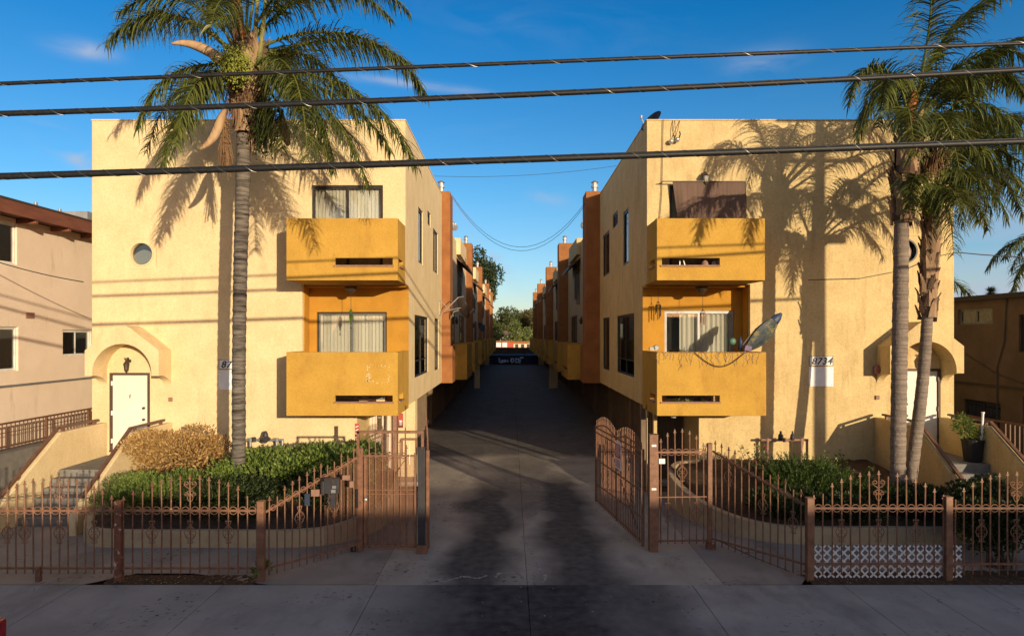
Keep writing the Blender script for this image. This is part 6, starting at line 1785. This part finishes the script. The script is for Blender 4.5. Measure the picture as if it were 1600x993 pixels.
tree('small round green tree at the right edge of the alley gap', pX(830,152),152,6.6,2.4,M_LEAFF2,8,n=4000,ls=.36,zc=.1,lumps=12)

# ================================================================ PARKED CAR at the kerb (its tail lamp enters the picture bottom left)
M_CARW = mat('white_car_paint',(.62,.62,.62),(.58,.58,.58),rough=.25,spec=.6)
M_TAIL = mat('red_lamp_lens',(.45,.01,.012),(.30,.005,.01),rough=.15,spec=.8)
car = empty('parked_car',(-8.2,7.1,-.13),'white car at the kerb, only its red tail lamp in view, bottom left','car')
prof = [(-10.35,.15),(-10.4,.55),(-10.2,.78),(-9.2,.92),(-8.55,1.32),(-7.1,1.34),(-6.45,.98),(-6.02,.93),(-5.95,.80),(-5.97,.35),(-6.05,.15)]
b = MB(); n_ = len(prof)
ys_ = [6.2,6.28,7.97,8.04]; V = []
for j,yy in enumerate(ys_):
    k = .0 if j in (1,2) else .05
    for x_,z_ in prof: V.append((x_*(1-0)+(0),yy + ((.10 if yy<7 else -.10) if z_>1.2 else 0),z_-k*(.5 if z_>.5 else -.5)))
b.add(V,[tuple(range(n_)),tuple(range(4*n_-1,3*n_-1,-1))]+[(j*n_+i,(j+1)*n_+i,(j+1)*n_+(i+1)%n_,j*n_+(i+1)%n_) for j in range(3) for i in range(n_)])
b.build('body', M_CARW, car, bevel=.03)
for yy in (6.1,8.06):
    b = MB(); yq = 6.18 if yy < 7 else 8.045
    b.add([(-9.1,yq,.93),(-6.7,yq,.96),(-7.15,yq+(.08 if yy<7 else -.08),1.28),(-8.5,yq+(.08 if yy<7 else -.08),1.27),(-9.1,yq+.02,.93),(-6.7,yq+.02,.96),(-7.15,yq+.1,1.28),(-8.5,yq+.1,1.27)],[(0,1,2,3),(7,6,5,4),(0,4,5,1),(1,5,6,2),(2,6,7,3),(3,7,4,0)])
    b.build('side_window', M_GLASSO, car)
for x_ in (-9.45,-6.85):
    for yy in (6.2,8.03):
        b = MB(); b.lathe((x_,yy-.1,.19),[(.31,0),(.32,.03),(.32,.17),(.31,.2)],24,'Y'); wh = b.build('wheel', M_BLACK, car)
        b = MB(); b.lathe((x_,(yy+.1 if yy>7 else yy-.115),.19),[(.2,0),(.2,.015)],16,'Y'); b.build('rim', M_GALV, wh)
for yy in (6.24,7.78):
    b = MB(); b.box(-5.975,-5.92,yy,yy+.24,.66,.88); b.box(-6.1,-5.975,yy+(.17 if yy>7 else -.01)+.02,yy+(.262 if yy>7 else .05),.66,.88); b.build('tail_lamp', M_TAIL, car, bevel=.01)
b = MB(); b.box(-5.98,-5.9,6.2,8.03,.30,.42); b.build('bumper', M_CARW, car)

# ================================================================ ACROSS THE STREET (behind the camera; these cast the street-side shade)
def cottage(x0, x1, y1, h, ridge, label, m):
    root = empty('street_house',((x0+x1)/2,y1-5,-.13),label,'house','houses across the street')
    b = MB(); b.box(x0,x1,y1-9,y1,-.13,h); b.build('wall', m, root)
    b = MB(); yc = y1-4.5
    b.add([(x0-.5,y1+.5,h),(x1+.5,y1+.5,h),(x1+.5,y1-9.5,h),(x0-.5,y1-9.5,h),(x0-.5,yc,ridge),(x1+.5,yc,ridge)],[(0,1,5,4),(2,3,4,5),(1,2,5),(3,0,4),(0,3,2,1)]); b.build('roof', M_ROOFD, root)
    b = MB(); b.box((x0+x1)/2-.5,(x0+x1)/2+.5,y1+.01,y1+.05,0,2.1); b.build('door', M_BROWNFR, root)
    for k in (.2,.75):
        b = MB(); xx = x0+(x1-x0)*k; b.box(xx-.7,xx+.7,y1+.01,y1+.05,1,2.2); b.build('window', M_GLASSO, root)
cottage(-13,-1,-11,3.0,5.35,'beige cottage across the street, left one behind the viewer',M_BEIGE)
cottage(.6,15,-10.9,3.0,5.62,'cream cottage across the street, middle one behind the viewer',M_CREAM)
cottage(16,34,-11.5,3.4,5.9,'brown cottage across the street, right one behind the viewer',M_BROWNST)
b = MB(); b.box(-120,120,-7.8,-7.2,-.13,0); tag(b.build('far_kerb', M_CONCL), kind='structure')

tree('round street tree across the road behind the viewer', 8.7,-15.4,6.3,1.9,M_LEAFE,31,n=3500,ls=.3,zc=.35,lumps=10,group='street trees')
tree('taller street tree across the road behind the viewer, right one', 22.5,-13,6.6,2.2,M_LEAFE,32,n=3500,ls=.3,zc=.3,lumps=10,group='street trees')

b = MB(); r_ = random.Random(90)
for i in range(420):
    if i < 150: x_, y_, z_ = r_.uniform(-6.8,-4.4), r_.uniform(11.5,12.0), .012
    elif i < 300: x_, y_, z_ = r_.uniform(5.2,10), r_.uniform(11.5,12.2), .012
    else: x_, y_, z_ = r_.uniform(-9,9), 11.6-abs(r_.gauss(0,1.1)), .006
    a = r_.uniform(0,2*PI); s_ = r_.uniform(.008,.03)
    leaf(b, Vector((x_,y_,z_)), Vector((math.cos(a),math.sin(a),r_.uniform(0,.25))).normalized(), Z, s_*2, s_)
tag(b.build('leaf_litter', M_LEAFY, recalc=False), 'scattered small dry leaves along the fence foot and sidewalk', 'fallen leaves', kind='stuff')
